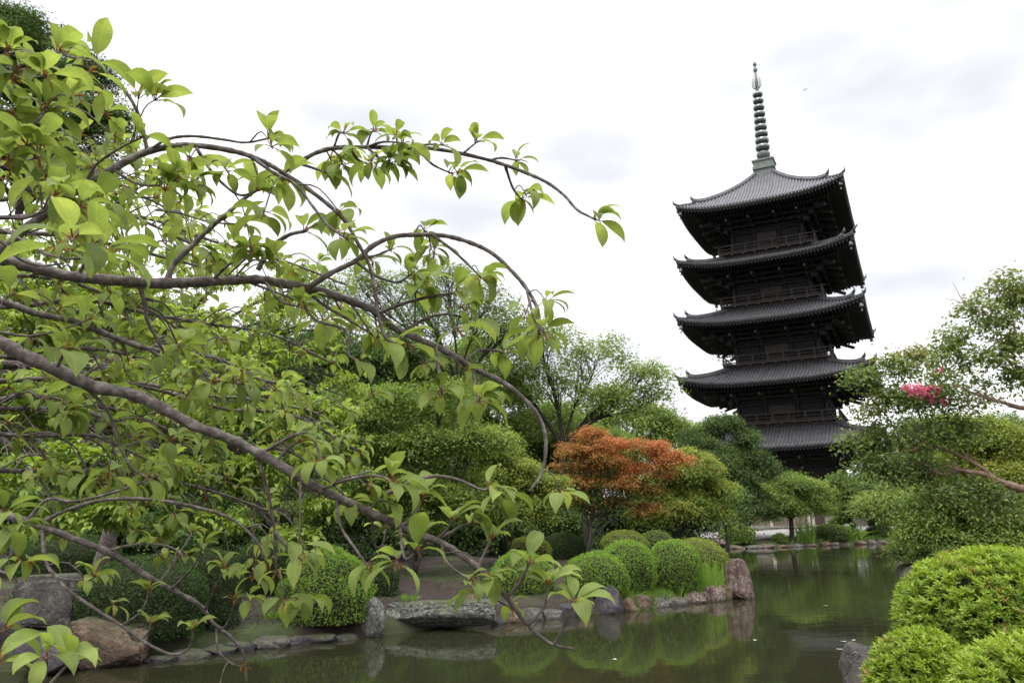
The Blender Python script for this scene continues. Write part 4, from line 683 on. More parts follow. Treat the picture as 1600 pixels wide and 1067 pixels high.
for k, (x, b_, Y_, w_, h_, m_) in enumerate([(984, 962, 19.9, 22, 22, 'rock_brown'), (1004, 958, 20.3, 26, 22, 'rock_brown'), (1030, 955, 20.7, 26, 17, 'rock_gray'), (1056, 953, 21.1, 30, 16, 'rock_gray'), (1084, 950, 21.5, 34, 22, 'rock_red'), (1113, 946, 21.9, 34, 24, 'rock_red'), (1132, 942, 22.2, 20, 22, 'rock_brown'), (890, 966, 19.0, 30, 18, 'rock_dark'), (862, 968, 18.7, 26, 14, 'rock_gray'), (915, 964, 19.2, 26, 18, 'rock_brown'), (832, 970, 18.5, 30, 16, 'rock_gray'), (800, 973, 18.2, 34, 14, 'rock_brown'), (775, 978, 17.9, 22, 12, 'rock_dark')]):
    nm = {'rock_brown': 'brown', 'rock_gray': 'grey', 'rock_red': 'reddish', 'rock_dark': 'dark'}[m_]
    od = ['first', 'second', 'third', 'fourth', 'fifth', 'sixth', 'seventh', 'third', 'fourth', 'second', 'fifth', 'sixth', 'seventh'][k]
    rock(f'{nm} edging stone, {od} to the {"right" if k < 7 else "left"} of the dark purplish boulder' if not (k == 9) else 'brown edging stone tucked against the left side of the dark purplish boulder', x, b_+2, Y_, w_*1.25, h_*1.35, m_, 40+k, ES, sub=5, sink=.3, fac=7)
LS = 'low stones along the left waterline'
for k, (x, b_, Y_, w_, h_) in enumerate([(250, 1036, 13.9, 40, 18), (292, 1028, 14.2, 46, 18), (335, 1020, 14.6, 44, 16), (376, 1014, 14.9, 40, 16), (418, 1008, 15.2, 44, 18), (458, 1004, 15.5, 40, 14), (500, 1001, 15.8, 46, 14), (540, 1000, 16.0, 34, 14)]):
    rock(f'low dark waterline stone, {["first", "second", "third", "fourth", "fifth", "sixth", "seventh", "eighth"][k]} to the right of the ochre boulder', x, b_+4, Y_, w_*1.4, h_*.95, ['rock_dark', 'rock_gray', 'rock_dark'][k % 3], 60+k, LS, sub=5, sink=.3, fac=7, flat=.15)
FSg = 'stones edging the far shore'
fsx = [(1112, 861, 52.6, 26, 9), (1135, 862, 53.3, 24, 7), (1127, 849, 55.0, 22, 8), (1150, 856, 54.9, 28, 6), (1176, 855, 55.2, 26, 6), (1200, 855, 55.6, 24, 7), (1222, 855, 56.0, 22, 6), (1246, 854, 56.6, 24, 7), (1268, 853, 57.2, 20, 6), (1289, 852, 57.9, 16, 8), (1305, 852, 58.3, 18, 7), (1322, 851, 58.7, 14, 5), (1345, 850, 59.0, 16, 7), (1363, 849, 59.2, 16, 8), (1380, 849, 59.4, 16, 7), (1396, 848, 59.5, 12, 6), (1422, 866, 43, 18, 7), (1438, 868, 42, 20, 8)]
for k, (x, b_, Y_, w_, h_) in enumerate(fsx):
    if k < 16: lab = f'{["brown", "grey", "reddish"][k % 3]} far shore stone, {["leftmost", "second", "third", "fourth", "fifth", "sixth", "seventh", "eighth", "ninth", "tenth", "eleventh", "twelfth", "thirteenth", "fourteenth", "fifteenth", "last"][k]} of the row'
    else: lab = ['grey stone at the foot of the reeds by the right shore', 'dark stone right of the reeds by the right shore'][k-16]
    rock(lab, x, b_+2, Y_, w_*1.1, h_*1.1, ['rock_brown', 'rock_gray', 'rock_red'][k % 3], 80+k, FSg, sub=3, sink=.3)
# ------------------------------------------------------------------ blades: irises, reeds, grass
def blades(name, label, cat, pts, Ls, wd, leafm='grass', lean=.35, tint=.6, kind=None, group=None):
    """pts (N,3) roots, Ls lengths"""
    n = len(pts); pts = np.asarray(pts, float); c0 = pts.mean(0); a_ = RNG.uniform(0, 6.28, n); h = np.stack([np.cos(a_), np.sin(a_), 0*a_], 1); ln = np.abs(RNG.normal(size=n))*lean; sd = np.stack([-np.sin(a_+1.2), np.cos(a_+1.2), 0*a_], 1)
    V = []; K = 6
    for k in range(K):
        t = k/(K-1); c = pts+h*(ln*t**2*Ls*1.1)[:, None]+np.array([0, 0, 1.])*(Ls*(t-.35*ln*t**2))[:, None]; w_ = wd*(1-t**2)*(.6+.4*min(1, t*4)); V += [c-sd*w_/2, c+sd*w_/2]
    V = np.stack(V, 1); i = np.arange(n)[:, None]*(2*K); Q = np.vstack([i+[2*k, 2*k+1, 2*k+3, 2*k+2] for k in range(K-1)]); tn = np.clip(tint+RNG.normal(size=n)*.2, 0, 1); col = np.repeat(np.stack([tn, RNG.uniform(.2, .8, n), 0*tn], 1)[:, None], 2*K, 1)
    b_ = MB(); b_.add(V.reshape(-1, 3)-c0, Q, col=col.reshape(-1, 3)); o = b_.build(name, M[leafm], smooth=True); o.location = c0; return tag(o, label, cat, group, kind)
def roots(px0, px1, Y0, Y1, n):
    x = []
    for _ in range(n):
        px_ = RNG.uniform(px0, px1); Y_ = RNG.uniform(Y0, Y1); q = at(px_, 900, Y_); x.append((q[0], q[1]))
    x = np.array(x); return np.column_stack([x, H(x[:, 0], x[:, 1])-.02])
IR = 'iris clumps on the peninsula'
for k, (a_, b_, Y_, L, n, lab) in enumerate([(1058, 1078, 21.6, .62, 70, 'clump of upright iris leaves in front of the third round bush'), (1076, 1098, 21.9, .85, 110, 'taller clump of iris leaves, second from the left'), (1096, 1120, 22.1, .9, 120, 'tallest clump of iris leaves left of the standing stone'), (1112, 1134, 22.4, .75, 90, 'clump of arching iris leaves touching the standing stone')]):
    blades('iris_plant', lab, 'plant', roots(a_, b_, Y_-.3, Y_+.5, n), RNG.uniform(.6, 1.15, n)*L, .02, lean=.22, group=IR)
pr = roots(960, 1140, 19.9, 23.5, 9000); sdv = sdist(pr[:, :2]); pr = pr[(sdv > .12) & (sdv < 1.6)]; blades('grass', None, None, pr, RNG.uniform(.07, .24, len(pr)), .013, lean=.8, kind='stuff')
pr = roots(-50, 900, 13.0, 22, 16000); sdv = sdist(pr[:, :2]); gm = vnoise(pr, 1.1, 5); pr = pr[(sdv > .12) & (sdv < 2.2) & (gm > -.2)]; blades('grass', None, None, pr, RNG.uniform(.03, .09, len(pr)), .012, lean=.9, kind='stuff', tint=.3)
pr = roots(1236, 1420, 56, 62, 3500); sdv = sdist(pr[:, :2]); pr = pr[(sdv > .3) & (sdv < 2.6)]; blades('grass', None, None, pr, RNG.uniform(.1, .35, len(pr)), .05, lean=.8, kind='stuff', tint=.4)
pr = roots(-50, 900, 13.2, 27, 9000); sdv = sdist(pr[:, :2]); pr = pr[(sdv > .35)]; lt = MB(); small_leaves(lt, pr+[0, 0, .035], rand_unit(len(pr))*[1, 1, .2], .055, .95, .6, .5, .3, .15); tag(lt.build('fallen_leaves', M['litter']), kind='stuff')
for k, (x, y_) in enumerate([(1318, 1002), (1327, 1008), (1312, 1014), (1333, 1000), (1205, 866), (1155, 928), (1290, 946), (960, 1030), (1180, 1000)]):
    Yw = 11.0
    for _ in range(30): q = at(x, y_, Yw); Yw *= CZ/(CZ-q[2])
    fl0 = MB(); L = .06 if y_ > 900 else .14; a_ = RNG.uniform(0, 6.28, 7); th = np.linspace(0, 2*math.pi, 11)[:-1]; P = np.stack([np.cos(th)*L*(1+.2*np.sin(3*th+k)), np.sin(th)*L*.55, .004+.003*np.cos(2*th)], 1); fl0.add(np.vstack([P, [[0, 0, .003]]]), T=[[i, (i+1) % 10, 10] for i in range(10)])
    o = fl0.build('floating_leaf', M['petal']); q = at(x, y_, Yw); o.location = (q[0], q[1], .004); o.rotation_euler = (0, 0, a_[0]); tag(o, 'tiny pale leaf floating on the dark pond', 'leaf', 'leaves floating on the pond')
blades('reed_plant', 'big clump of arching reeds at the right shore', 'plant', roots(1402, 1440, 41.5, 44, 260), RNG.uniform(.8, 1.7, 260), .06, lean=.4, tint=.35)
blades('reed_plant', 'feathery upright grass clump between the umbrella shaped tree and the wide low bush', 'plant', roots(1250, 1280, 57.5, 59, 200), RNG.uniform(.7, 1.7, 200), .05, lean=.3, tint=.5)
blades('leafy_plant', 'broad leaved plant at the far waterline right of the white stone', 'plant', roots(1332, 1355, 59.2, 60, 120), RNG.uniform(.6, 1.3, 120), .16, lean=.7, tint=.35)
for k, (x, Y_) in enumerate([(430, 16.2), (300, 14.9), (640, 18.4)]):
    blades('fern_plant', ['small leafy plant at the water edge left of the round bright bush', 'small leafy plant on the waterline under the dark clipped bushes', 'small leafy plant on the soil above the long slab'][k], 'plant', roots(x-14, x+14, Y_, Y_+.3, 60), RNG.uniform(.08, .22, 60), .035, lean=.9, tint=.4)
# ------------------------------------------------------------------ far garden wall, sign, post, person, bird
wall_a = gpt(1185, 77); wall_b = gpt(1345, 80)
def seg_wall(x0, x1, Ya, Yb, mt, lab, h=1.55, cols=12):
    a_ = gpt(x0, Ya); b_ = gpt(x1, Yb); o = empty('garden_wall', tuple(a_)); tag(o, lab, 'wall', 'board wall sections beyond the path'); loc = a_; d = (b_-a_); L = np.linalg.norm(d[:2]); d = d/L; z0 = min(a_[2], b_[2])-.1
    m_ = MB(); n = cols
    for k in range(n):
        p0 = a_+d*(L*k/n+.02); p1 = a_+d*(L*(k+1)/n-.02); m_.beam((p0[0], p0[1], z0+h/2), (p1[0], p1[1], z0+h/2), .08, h)
    m_.build('panel', M[mt], o, loc=loc).location = (0, 0, 0)
    m2 = MB(); m2.beam((a_[0], a_[1], z0+h+.07), (b_[0], b_[1], z0+h+.07), .35, .14); m2.build('coping', M['tile'], o, loc=loc).location = (0, 0, 0)
    m3 = MB(); m3.beam((a_[0], a_[1]-.1, z0+.15), (b_[0], b_[1]-.1, z0+.15), .3, .3); m3.build('plinth', M['stone'], o, loc=loc).location = (0, 0, 0)
    for q in (a_, b_): m4 = MB(); m4.box((q[0], q[1]-.06, z0+h/2), (.13, .13, h/2)); m4.build('post', M['cream'], o, loc=loc).location = (0, 0, 0)
seg_wall(1120, 1205, 76, 77, 'wall_wood', 'pale board wall section left of the umbrella shaped tree')
seg_wall(1206, 1264, 77.2, 78, 'wall_wood', 'pale board wall section right behind the umbrella shaped tree trunk')
seg_wall(1271, 1345, 78.2, 79.5, 'wall_dark', 'dark brown board wall section behind the dark small tree')
seg_wall(1346, 1440, 79.7, 81, 'wall_wood', 'pale board wall section at the right behind the strolling person')
q = gpt(1132, 63); b_ = MB(); so_ = empty('notice_board', tuple(q)); tag(so_, 'small pale green notice panel on two posts left of the far path', 'sign')
m_ = MB(); m_.box((0, 0, 1.15), (.45, .03, .52)); m_.build('panel', M['teal'], so_)
for s_ in (-.42, .42): m_ = MB(); m_.tube([(s_, .05, 0), (s_, .05, 1.75)], .035, 8); m_.build('post', M['wood_brown'], so_)
q = gpt(1325, 60.2); b_ = MB(); b_.lathe([(.17, -.1), (.17, .05), (.12, .08), (.11, .75), (.19, .8), (.19, .9), (.05, 1.02), (0, 1.03)], 4); o = b_.build('stone_post', M['white']); o.location = q; tag(o, 'small white stone post at the far waterline beside the wide low bush', 'post')
def skin_body(name, V, E, Rr, mt, parent):
    me = bpy.data.meshes.new(name); me.from_pydata(V, E, []); o = bpy.data.objects.new(name, me); COL.objects.link(o); o.parent = parent
    md = o.modifiers.new('skin', 'SKIN'); 
    for i, r_ in enumerate(Rr): me.skin_vertices[0].data[i].radius = (r_, r_*.8) if not isinstance(r_, tuple) else r_
    me.skin_vertices[0].data[0].use_root = True; sb = o.modifiers.new('sub', 'SUBSURF'); sb.levels = sb.render_levels = 1; me.materials.append(mt); return o
q = gpt(1411, 73); q = (float(q[0]), float(q[1]), float(q[2]))
pe = empty('person', q, .5); tag(pe, 'person in a lavender top and white trousers strolling on the far path', 'person')
skn = simple('skin', (.45, .28, .2), .6, 0, .05, 8, 0); lav = simple('lavender cloth', (.52, .30, .58), .9, 0, .1, 9, 0); wht = simple('white cloth', (.7, .68, .66), .9, 0, .1, 9, 0); hairm = simple('dark hair', (.02, .015, .012), .6, 0, .2, 30, 0)
bv = [(0, 0, .92), (0, 0, 1.12), (0, 0, 1.36), (0, 0, 1.46), (0, .01, 1.56), (0, .02, 1.64), (.19, 0, 1.34), (.24, .03, 1.08), (.22, .12, .86), (.22, .17, .78), (-.19, 0, 1.34), (-.24, -.03, 1.08), (-.23, .06, .84), (-.23, .1, .76), (.09, .02, .86), (.10, .10, .48), (.10, .02, .08), (.10, .14, .04), (-.09, 0, .86), (-.10, -.02, .48), (-.10, -.16, .10), (-.10, -.06, .04)]
be = [(0, 1), (1, 2), (2, 3), (3, 4), (4, 5), (2, 6), (6, 7), (7, 8), (8, 9), (2, 10), (10, 11), (11, 12), (12, 13), (0, 14), (14, 15), (15, 16), (16, 17), (0, 18), (18, 19), (19, 20), (20, 21)]
skin_body('body', bv, be, [.12, .10, .12, .045, .085, .075, .05, .04, .03, .03, .05, .04, .03, .03, .08, .055, .035, .035, .08, .055, .035, .035], skn, pe)
skin_body('top', [(0, 0, .84), (0, 0, 1.12), (0, 0, 1.36), (.19, 0, 1.36), (.25, .03, 1.1), (-.19, 0, 1.36), (-.25, -.03, 1.1)], [(0, 1), (1, 2), (2, 3), (3, 4), (2, 5), (5, 6)], [.19, .15, .15, .07, .065, .07, .065], lav, pe)
skin_body('trousers', [(0, 0, .9), (.09, .02, .84), (.10, .10, .48), (.10, .02, .10), (-.09, 0, .84), (-.10, -.02, .48), (-.10, -.15, .12)], [(0, 1), (1, 2), (2, 3), (0, 4), (4, 5), (5, 6)], [.15, .10, .075, .065, .10, .075, .065], wht, pe)
skin_body('hair', [(0, -.02, 1.62), (0, -.03, 1.68), (0, -.07, 1.56)], [(0, 1), (0, 2)], [.10, .07, .06], hairm, pe)
c0 = at(1258, 141, 60); bi = MB(); bi.tube([(-.22, 0, 0), (-.12, 0, .02), (.05, 0, .02), (.2, 0, .03), (.26, 0, .03)], [.02, .06, .07, .05, .01], 8)
for s_ in (-1, 1): bi.add([(-.08, 0, .05), (.1, 0, .05), (.14, s_*.28, .16), (.0, s_*.3, .16), (.02, s_*.6, .08), (-.08, s_*.58, .08)], [[0, 1, 2, 3]], [[3, 2, 4], [3, 4, 5]])
bi.add([(-.2, -.03, 0), (-.2, .03, 0), (-.38, .07, 0), (-.38, -.07, 0)], [[0, 1, 2, 3]]); o = bi.build('bird', M['wood_brown']); o.location = c0; o.scale = (.4, .4, .4); o.rotation_euler = (0, 0, .6); tag(o, 'tiny dark bird flying in the white sky beside the pagoda finial', 'bird')
#PART4
# ------------------------------------------------------------------ mid-distance drooping cherry
def cherry_mid(label, lobes, base, fork, c, size, trunk_r, dens=1., rows=4, mt='cherry_leaf_mid', grp='cherry trees behind the near boughs', nleaf=(4, 8)):
    o = empty('cherry_tree', tuple(base)); tag(o, label, 'tree', grp); loc = np.array(base)
    P, O, T = crown_clumps(lobes, c, dens, .5, .3, (12, .3, .55, .6)); acc = []
    for p_, d_, t_ in zip(P, O, T):
        d_ = d_*np.array([1, 1, .3])+[0, 0, .1]+RNG.normal(size=3)*.35; k0 = len(acc); whorl(acc, p_, d_, size*RNG.uniform(.8, 1.2), int(RNG.integers(*nleaf)))
        for q in range(k0, len(acc)): acc[q] = acc[q][:10]+(float(np.clip(acc[q][10]*.5+t_*.5+.05, 0, 1)),)+acc[q][11:]
    m_ = MB(); flush(m_, acc, rows=rows, cols=1, gap=False); m_.build('foliage', M[mt], o, True, loc=loc).location = (0, 0, 0)
    tb = MB(); fk = np.array(fork); pth = bez([loc-[0, 0, .1], (loc+fk)/2+[.05, .05, 0], fk], 5); tb.tube(pth, np.linspace(trunk_r*1.2, trunk_r*.8, len(pth)), 10, jit=.05); tb.build('trunk', M['cherry_bark'], o, True, loc=loc).location = (0, 0, 0)
    for lb in lobes:
        q = at(*lb[:3]); bm_ = MB(); d = q-fk; L = np.linalg.norm(d); pth = bez([fk, fk+d*.35+[0, 0, .12*L], fk+d*.72+[0, 0, .1*L], q], 6); rr = np.linspace(trunk_r*.5, .01, len(pth)); bm_.tube(pth, rr, 7, jit=.1)
        near_ = np.argsort(np.linalg.norm(P-q, axis=1)); rad = lb[3]*lb[2]/F*1.2; near_ = near_[:int((np.linalg.norm(P-q, axis=1) < rad).sum())][::4][:16]
        for ii in near_:
            k0 = int(RNG.integers(len(pth)//2, len(pth))); s1 = pth[k0]; e_ = P[ii]; l = np.linalg.norm(e_-s1); bm_.tube(bez([s1, (s1*.5+e_*.5)+[0, 0, .13*l]+RNG.normal(size=3)*.03, e_], 4), np.linspace(.009, .003, 9), 4, cap=False)
        bm_.build('branch', M['cherry_bark'], o, True, loc=loc).location = (0, 0, 0)
    return o
b0 = at(-420, 900, 8.5); b0[2] = h1(b0[0], b0[1])
cherry_mid('drooping cherry tree with small fresh leaves behind the near boughs at the left', [
    (40, 540, 7.5, 110, 70, .7), (170, 500, 8, 100, 60, .8), (300, 540, 8, 100, 60, .75), (400, 590, 7.6, 80, 50, .6), (90, 640, 7, 110, 60, .5), (240, 640, 7.2, 110, 60, .5), (370, 680, 7.4, 90, 50, .5), (470, 660, 7.6, 60, 50, .6),
    (60, 740, 6.8, 110, 50, .35), (200, 745, 7, 110, 50, .4), (340, 765, 7.2, 100, 46, .4), (450, 745, 7.4, 70, 45, .5), (520, 680, 7.8, 40, 40, .6), (130, 815, 6.9, 120, 24, .3), (320, 825, 7.2, 90, 22, .35), (500, 790, 7.5, 40, 34, .5), (470, 850, 7.4, 40, 36, .5), (-60, 620, 7, 90, 120, .5)],
    b0, at(-260, 640, 8), .15, .10, .12, 2.1)
b1 = at(140, 880, 15.8); b1[2] = h1(b1[0], b1[1])
cherry_mid('light green cherry tree further back, showing between the upper near boughs', [
    (470, 450, 14, 60, 36, .9), (550, 520, 14, 50, 40, .8), (150, 520, 14, 80, 60, .7), (20, 480, 14, 80, 70, .7), (400, 620, 14, 90, 50, .5), (330, 455, 14, 80, 45, .9), (440, 500, 14, 70, 45, .85), (210, 430, 14, 80, 50, .8), (120, 470, 14, 80, 60, .7), (390, 560, 14, 90, 50, .6), (280, 380, 14, 60, 35, .6), (500, 560, 14, 40, 40, .8), (60, 390, 14, 70, 60, .7), (250, 560, 14, 100, 60, .6), (540, 620, 14, 40, 40, .7)],
    b1, at(220, 640, 15), .26, .12, .13, 2.4)
b2 = at(560, 905, 16.9); b2[2] = h1(b2[0], b2[1])
# ------------------------------------------------------------------ near cherry: traced boughs
TR = np.array([-3.35, 2.6]); tz0 = h1(*TR); ct = empty('cherry_tree', (TR[0], TR[1], tz0)); CL = np.array([TR[0], TR[1], tz0])
tag(ct, 'near cherry tree whose long drooping boughs with big leaves reach in from the left edge', 'tree')
FK = np.array([TR[0]+.05, TR[1]-.05, 2.25]); FK2 = np.array([TR[0]+.35, TR[1]-.35, 3.3])
tm = MB(); pth = bez([CL-[0, 0, .2], CL+[.02, .03, .7], FK, (FK+FK2)/2+[.02, 0, 0], FK2], 6); tm.tube(pth, np.interp(np.linspace(0, 1, len(pth)), [0, .1, .5, 1], [.24, .17, .14, .07]), 14, jit=.04); tm.build('trunk', M['cherry_bark'], ct, True, loc=CL).location = (0, 0, 0)
ALL = []           # (pixel xy, depth) samples of finished limbs for twigs to start from
def snap(px, py):
    best = None
    for pxy, dp in ALL:
        d = np.hypot(pxy[:, 0]-px, pxy[:, 1]-py); k = int(d.argmin())
        if best is None or d[k] < best[0]: best = (d[k], dp[k], pxy[k])
    return best
def knot(pth, r, n=7):
    """roughened radius: bud scars and lenticels"""
    return r*(1+.15*RNG.uniform(-1, 1, len(pth)))
def bough(pts, dep, rpx, twigs=(), ends=True, fill=0, src='trunk', size=.099, subs=(), tip=None, fl=(.05, .17), up=.12):
    """one limb as a part, its twigs in the same wood, its leaves as the limb's child"""
    xy = np.array(pts, float); m = len(xy); cl = np.concatenate([[0], np.cumsum(np.hypot(*np.diff(xy, axis=0).T))]); cl /= cl[-1]; dd = np.interp(cl, np.linspace(0, 1, len(dep)), dep)
    W = np.array([at(x, y, d) for (x, y), d in zip(xy, dd)]); wood = MB(); acc = []
    pth = bez(W, 7); tt = np.linspace(0, 1, len(pth)); rr = np.interp(tt, np.linspace(0, 1, len(rpx)), rpx)*.86*np.interp(tt, np.linspace(0, 1, len(dep)), dep)/F
    if src is not None:
        s0 = FK if src == 'trunk' else (FK2 if src == 'top' else np.array(src)); L = np.linalg.norm(W[0]-s0); dirn = nrm(W[1]-W[0]); ext = bez([s0, s0+(W[0]-s0)*.5-dirn*L*.05+[0, 0, .04*L], W[0]-dirn*.08*L, W[0]], 5)[:-1]; rr = np.concatenate([np.linspace(rr[0]*1.5, rr[0], len(ext)), rr]); pth = np.vstack([ext, pth]); n0 = len(ext)
    else: n0 = 0
    wood.tube(pth, knot(pth, rr), 9)
    sx = bez(np.column_stack([xy, dd]), 7); ALL.append((sx[:, :2], sx[:, 2]))
    paths = [(pth[n0:], rr[n0:])]
    def tip_whorl(p_, big=1., n=None): 
        d = nrm(p_[-1]-p_[-2]+1e-6); whorl(acc, p_[-1], d+[0, 0, .15], size*big, n); buds(acc, p_[-1], d); wood.tube([p_[-1]-d*.004, p_[-1]+d*.010], [.0028, .0012], 5)
    if ends: tip_whorl(pth)
    for tw in twigs:
        p_ = tw[0]; big = tw[1] if len(tw) > 1 else 1.; r0 = tw[2] if len(tw) > 2 else None; d0 = tw[3] if len(tw) > 3 else None
        a_ = snap(*p_[0]); z0_ = a_[1] if d0 is None else d0; drift = RNG.uniform(-.16, .12)
        q = np.array(p_, float); cl2 = np.concatenate([[0], np.cumsum(np.hypot(*np.diff(q, axis=0).T))]); cl2 /= cl2[-1]
        if a_[0] < 14 and d0 is None: q[0] = a_[2]
        dz = z0_+drift*cl2; Wt = np.array([at(x, y, z_) for (x, y), z_ in zip(q, dz)]); pt = bez(Wt, 6); R0 = (r0 or 3.0)*z0_/F; r_ = np.linspace(R0, R0*.55, len(pt)); wood.tube(pt, knot(pt, r_), 7); ss = bez(np.column_stack([q, dz]), 6); ALL.append((ss[:, :2], ss[:, 2])); paths.append((pt, r_))
        if big: tip_whorl(pt, big)
    # procedural spurs that carry the remaining leaves
    LN = np.array([np.linalg.norm(np.diff(p_, axis=0), axis=1).sum() for p_, _ in paths]); 
    for _ in range(int(fill*1.45)):
        w_ = int(RNG.choice(len(paths), p=LN/LN.sum())); p_, r_ = paths[w_]; k0 = int(RNG.integers(max(1, len(p_)//8), len(p_))); tg = nrm(p_[k0]-p_[k0-1]); side_ = nrm(np.cross(tg, RNG.normal(size=3))); side_[2] = side_[2]*.6+up*RNG.uniform(-.3, 1)
        L = RNG.uniform(*fl); d = nrm(tg*RNG.uniform(.3, 1.1)+side_); e_ = p_[k0]+d*L+np.array([0, 0, -.25*L*L/.2]); sp_ = bez([p_[k0], p_[k0]+d*L*.5+[0, 0, .02], e_], 3); R0 = max(.0021, min(.0038, r_[k0]*.6)); wood.tube(sp_, knot(sp_, np.linspace(R0, R0*.6, len(sp_))), 5); tip_whorl(sp_, RNG.uniform(.75, 1.05))
    bo = wood.build('branch', M['cherry_bark'], ct, True, loc=CL); bo.location = (0, 0, 0)
    m_ = MB(); flush(m_, acc, rows=8, cols=2); f = m_.build('foliage', M['cherry_leaf'], bo, True, loc=CL); f.location = (0, 0, 0)
    return bo
# main level bough
bough([(-70, 392), (0, 405), (60, 420), (110, 432), (200, 440), (250, 443), (330, 440), (400, 437), (440, 443), (500, 455), (560, 475), (590, 490), (620, 515), (690, 545), (740, 575), (790, 600), (830, 635), (848, 665), (853, 700), (846, 740), (827, 768)], (2.0, 2.25, 2.45, 2.35), (12, 11, 10, 9, 7, 5, 3.5, 2.4), twigs=[
    ([(255, 435), (272, 412), (300, 384), (328, 356), (356, 333), (380, 312), (403, 295)], 1, 5.5), ([(403, 422), (422, 389), (450, 368), (478, 361)], 1, 5), ([(403, 299), (425, 282), (460, 258)], 0, 5),
    ([(733, 558), (747, 548), (775, 548), (785, 552)], 1.05), ([(677, 548), (686, 581), (691, 614)], 1, 3.5), ([(740, 572), (742, 600), (749, 628)], 1.05, 3.5),
    ([(634, 518), (667, 497), (700, 491), (737, 499)], 1), ([(592, 488), (634, 473), (681, 462), (714, 457)], 1.05, 3.2), ([(470, 455), (508, 478), (541, 497), (588, 527)], .9, 3), ([(414, 445), (437, 469), (470, 480)], .8), ([(466, 460), (489, 497), (541, 516), (545, 553), (562, 565)], .9, 2.8),
    ([(216, 445), (227, 478), (230, 500), (249, 537), (260, 560)], .8, 4), ([(328, 436), (356, 415), (389, 398)], 1.), ([(540, 470), (566, 500), (580, 522)], .8, 2.8), ([(120, 430), (140, 400), (165, 392)], 1.1)], ends=False, fill=14)
# arching limb to the upper right with the long fine tip
bough([(403, 297), (430, 278), (466, 255), (494, 239), (527, 231), (573, 230), (620, 231), (663, 231), (705, 237), (747, 246), (789, 258), (831, 274), (859, 288), (883, 307), (902, 328), (930, 343)], (2.28, 2.25, 2.15), (4.6, 4.4, 3.8, 3.2, 2.4), src=None, twigs=[
    ([(789, 260), (801, 293), (815, 312)], .95, 2.6), ([(573, 232), (597, 251), (611, 255)], .85, 2.6), ([(620, 232), (655, 239), (677, 258), (705, 271)], .9, 2.8), ([(766, 250), (784, 247), (808, 251)], .8, 2.4), ([(575, 228), (600, 222), (630, 224)], .85, 2.4), ([(640, 231), (668, 226), (692, 227)], .8, 2.2), ([(720, 240), (738, 228), (746, 222)], .75, 2), ([(545, 231), (560, 250), (580, 258)], .9), ([(466, 256), (490, 263), (510, 270)], 1.)], fill=7, fl=(.03, .09))
# mid arch drooping at its end
bough([(484, 448), (517, 427), (555, 408), (583, 384), (616, 370), (653, 367), (691, 368), (728, 377), (766, 394), (798, 422), (822, 450), (838, 478), (843, 506), (842, 523)], (2.32, 2.4, 2.3), (5.5, 4.8, 4.2, 3.6, 3.4), src=None, twigs=[
    ([(677, 370), (705, 389), (728, 410), (752, 434)], .95, 2.8), ([(555, 410), (587, 431), (620, 441), (639, 431)], .95, 2.8), ([(822, 452), (835, 500), (850, 520)], .9, 2.2), ([(560, 404), (585, 400), (610, 390)], 1.)], fill=6, fl=(.04, .12))
# upper arching pair
bough([(-70, 420), (0, 392), (47, 351), (89, 323), (117, 300), (150, 281), (187, 258), (225, 239), (262, 230), (290, 227), (328, 230), (375, 239), (412, 253), (445, 272), (494, 305), (536, 342), (559, 380), (576, 412), (585, 450), (590, 487), (601, 525), (618, 537)], (1.85, 1.95, 2.1, 2.2), (9, 8, 7.5, 6.5, 5.5, 4.5, 3.6, 3.2, 2.8), twigs=[
    ([(390, 244), (428, 270), (461, 288), (489, 323), (512, 352), (541, 373)], .9, 3.2), ([(230, 236), (262, 218), (300, 213), (347, 218), (384, 223), (422, 216)], 1.05, 3), ([(230, 238), (225, 211), (218, 183), (201, 150), (173, 119), (145, 96)], 1.1, 3.6), ([(305, 230), (323, 258), (347, 286), (375, 305), (403, 298)], 1, 3.2), ([(178, 268), (211, 286), (248, 290), (262, 281), (300, 290)], .9, 2.6), ([(127, 290), (150, 258), (187, 232), (220, 216)], .9, 2.8), ([(244, 328), (281, 333), (328, 347), (384, 351)], .9, 2.4, 2.3), ([(178, 319), (206, 309), (244, 309)], .8, 2.4, 2.3), ([(60, 345), (84, 325), (150, 318)], 1.2, 3)], fill=16)
# twigs dropping in from a higher limb outside the frame
up0 = at(-260, 150, 1.75)
bough([(-60, 120), (0, 89), (37, 82), (70, 94), (94, 80)], (1.7, 1.75), (3.6, 3), src=tuple(FK2), twigs=[([(-40, 112), (0, 108), (28, 122), (70, 120)], 1, 2.6), ([(94, 84), (120, 92), (145, 96)], 0, 3)], fill=5, size=.096, fl=(.03, .1), up=.1)
bough([(-60, 250), (0, 220), (28, 206), (61, 187), (70, 169)], (1.6, 1.65), (3.6, 2.8), src=tuple(FK2), twigs=[([(-50, 262), (0, 260), (28, 255), (59, 246)], 1, 2.6)], fill=5, size=.096, fl=(.03, .1), up=.1)
bough([(-60, 345), (0, 340), (42, 340), (84, 321)], (1.45, 1.5), (3.8, 3), src=tuple((FK+FK2)/2), twigs=[([(-50, 352), (0, 358), (23, 368), (56, 389), (94, 403), (127, 403), (152, 394)], 1.05, 3), ([(-40, 372), (0, 377), (28, 403), (61, 415), (98, 412)], 0, 3)], fill=4, size=.1)
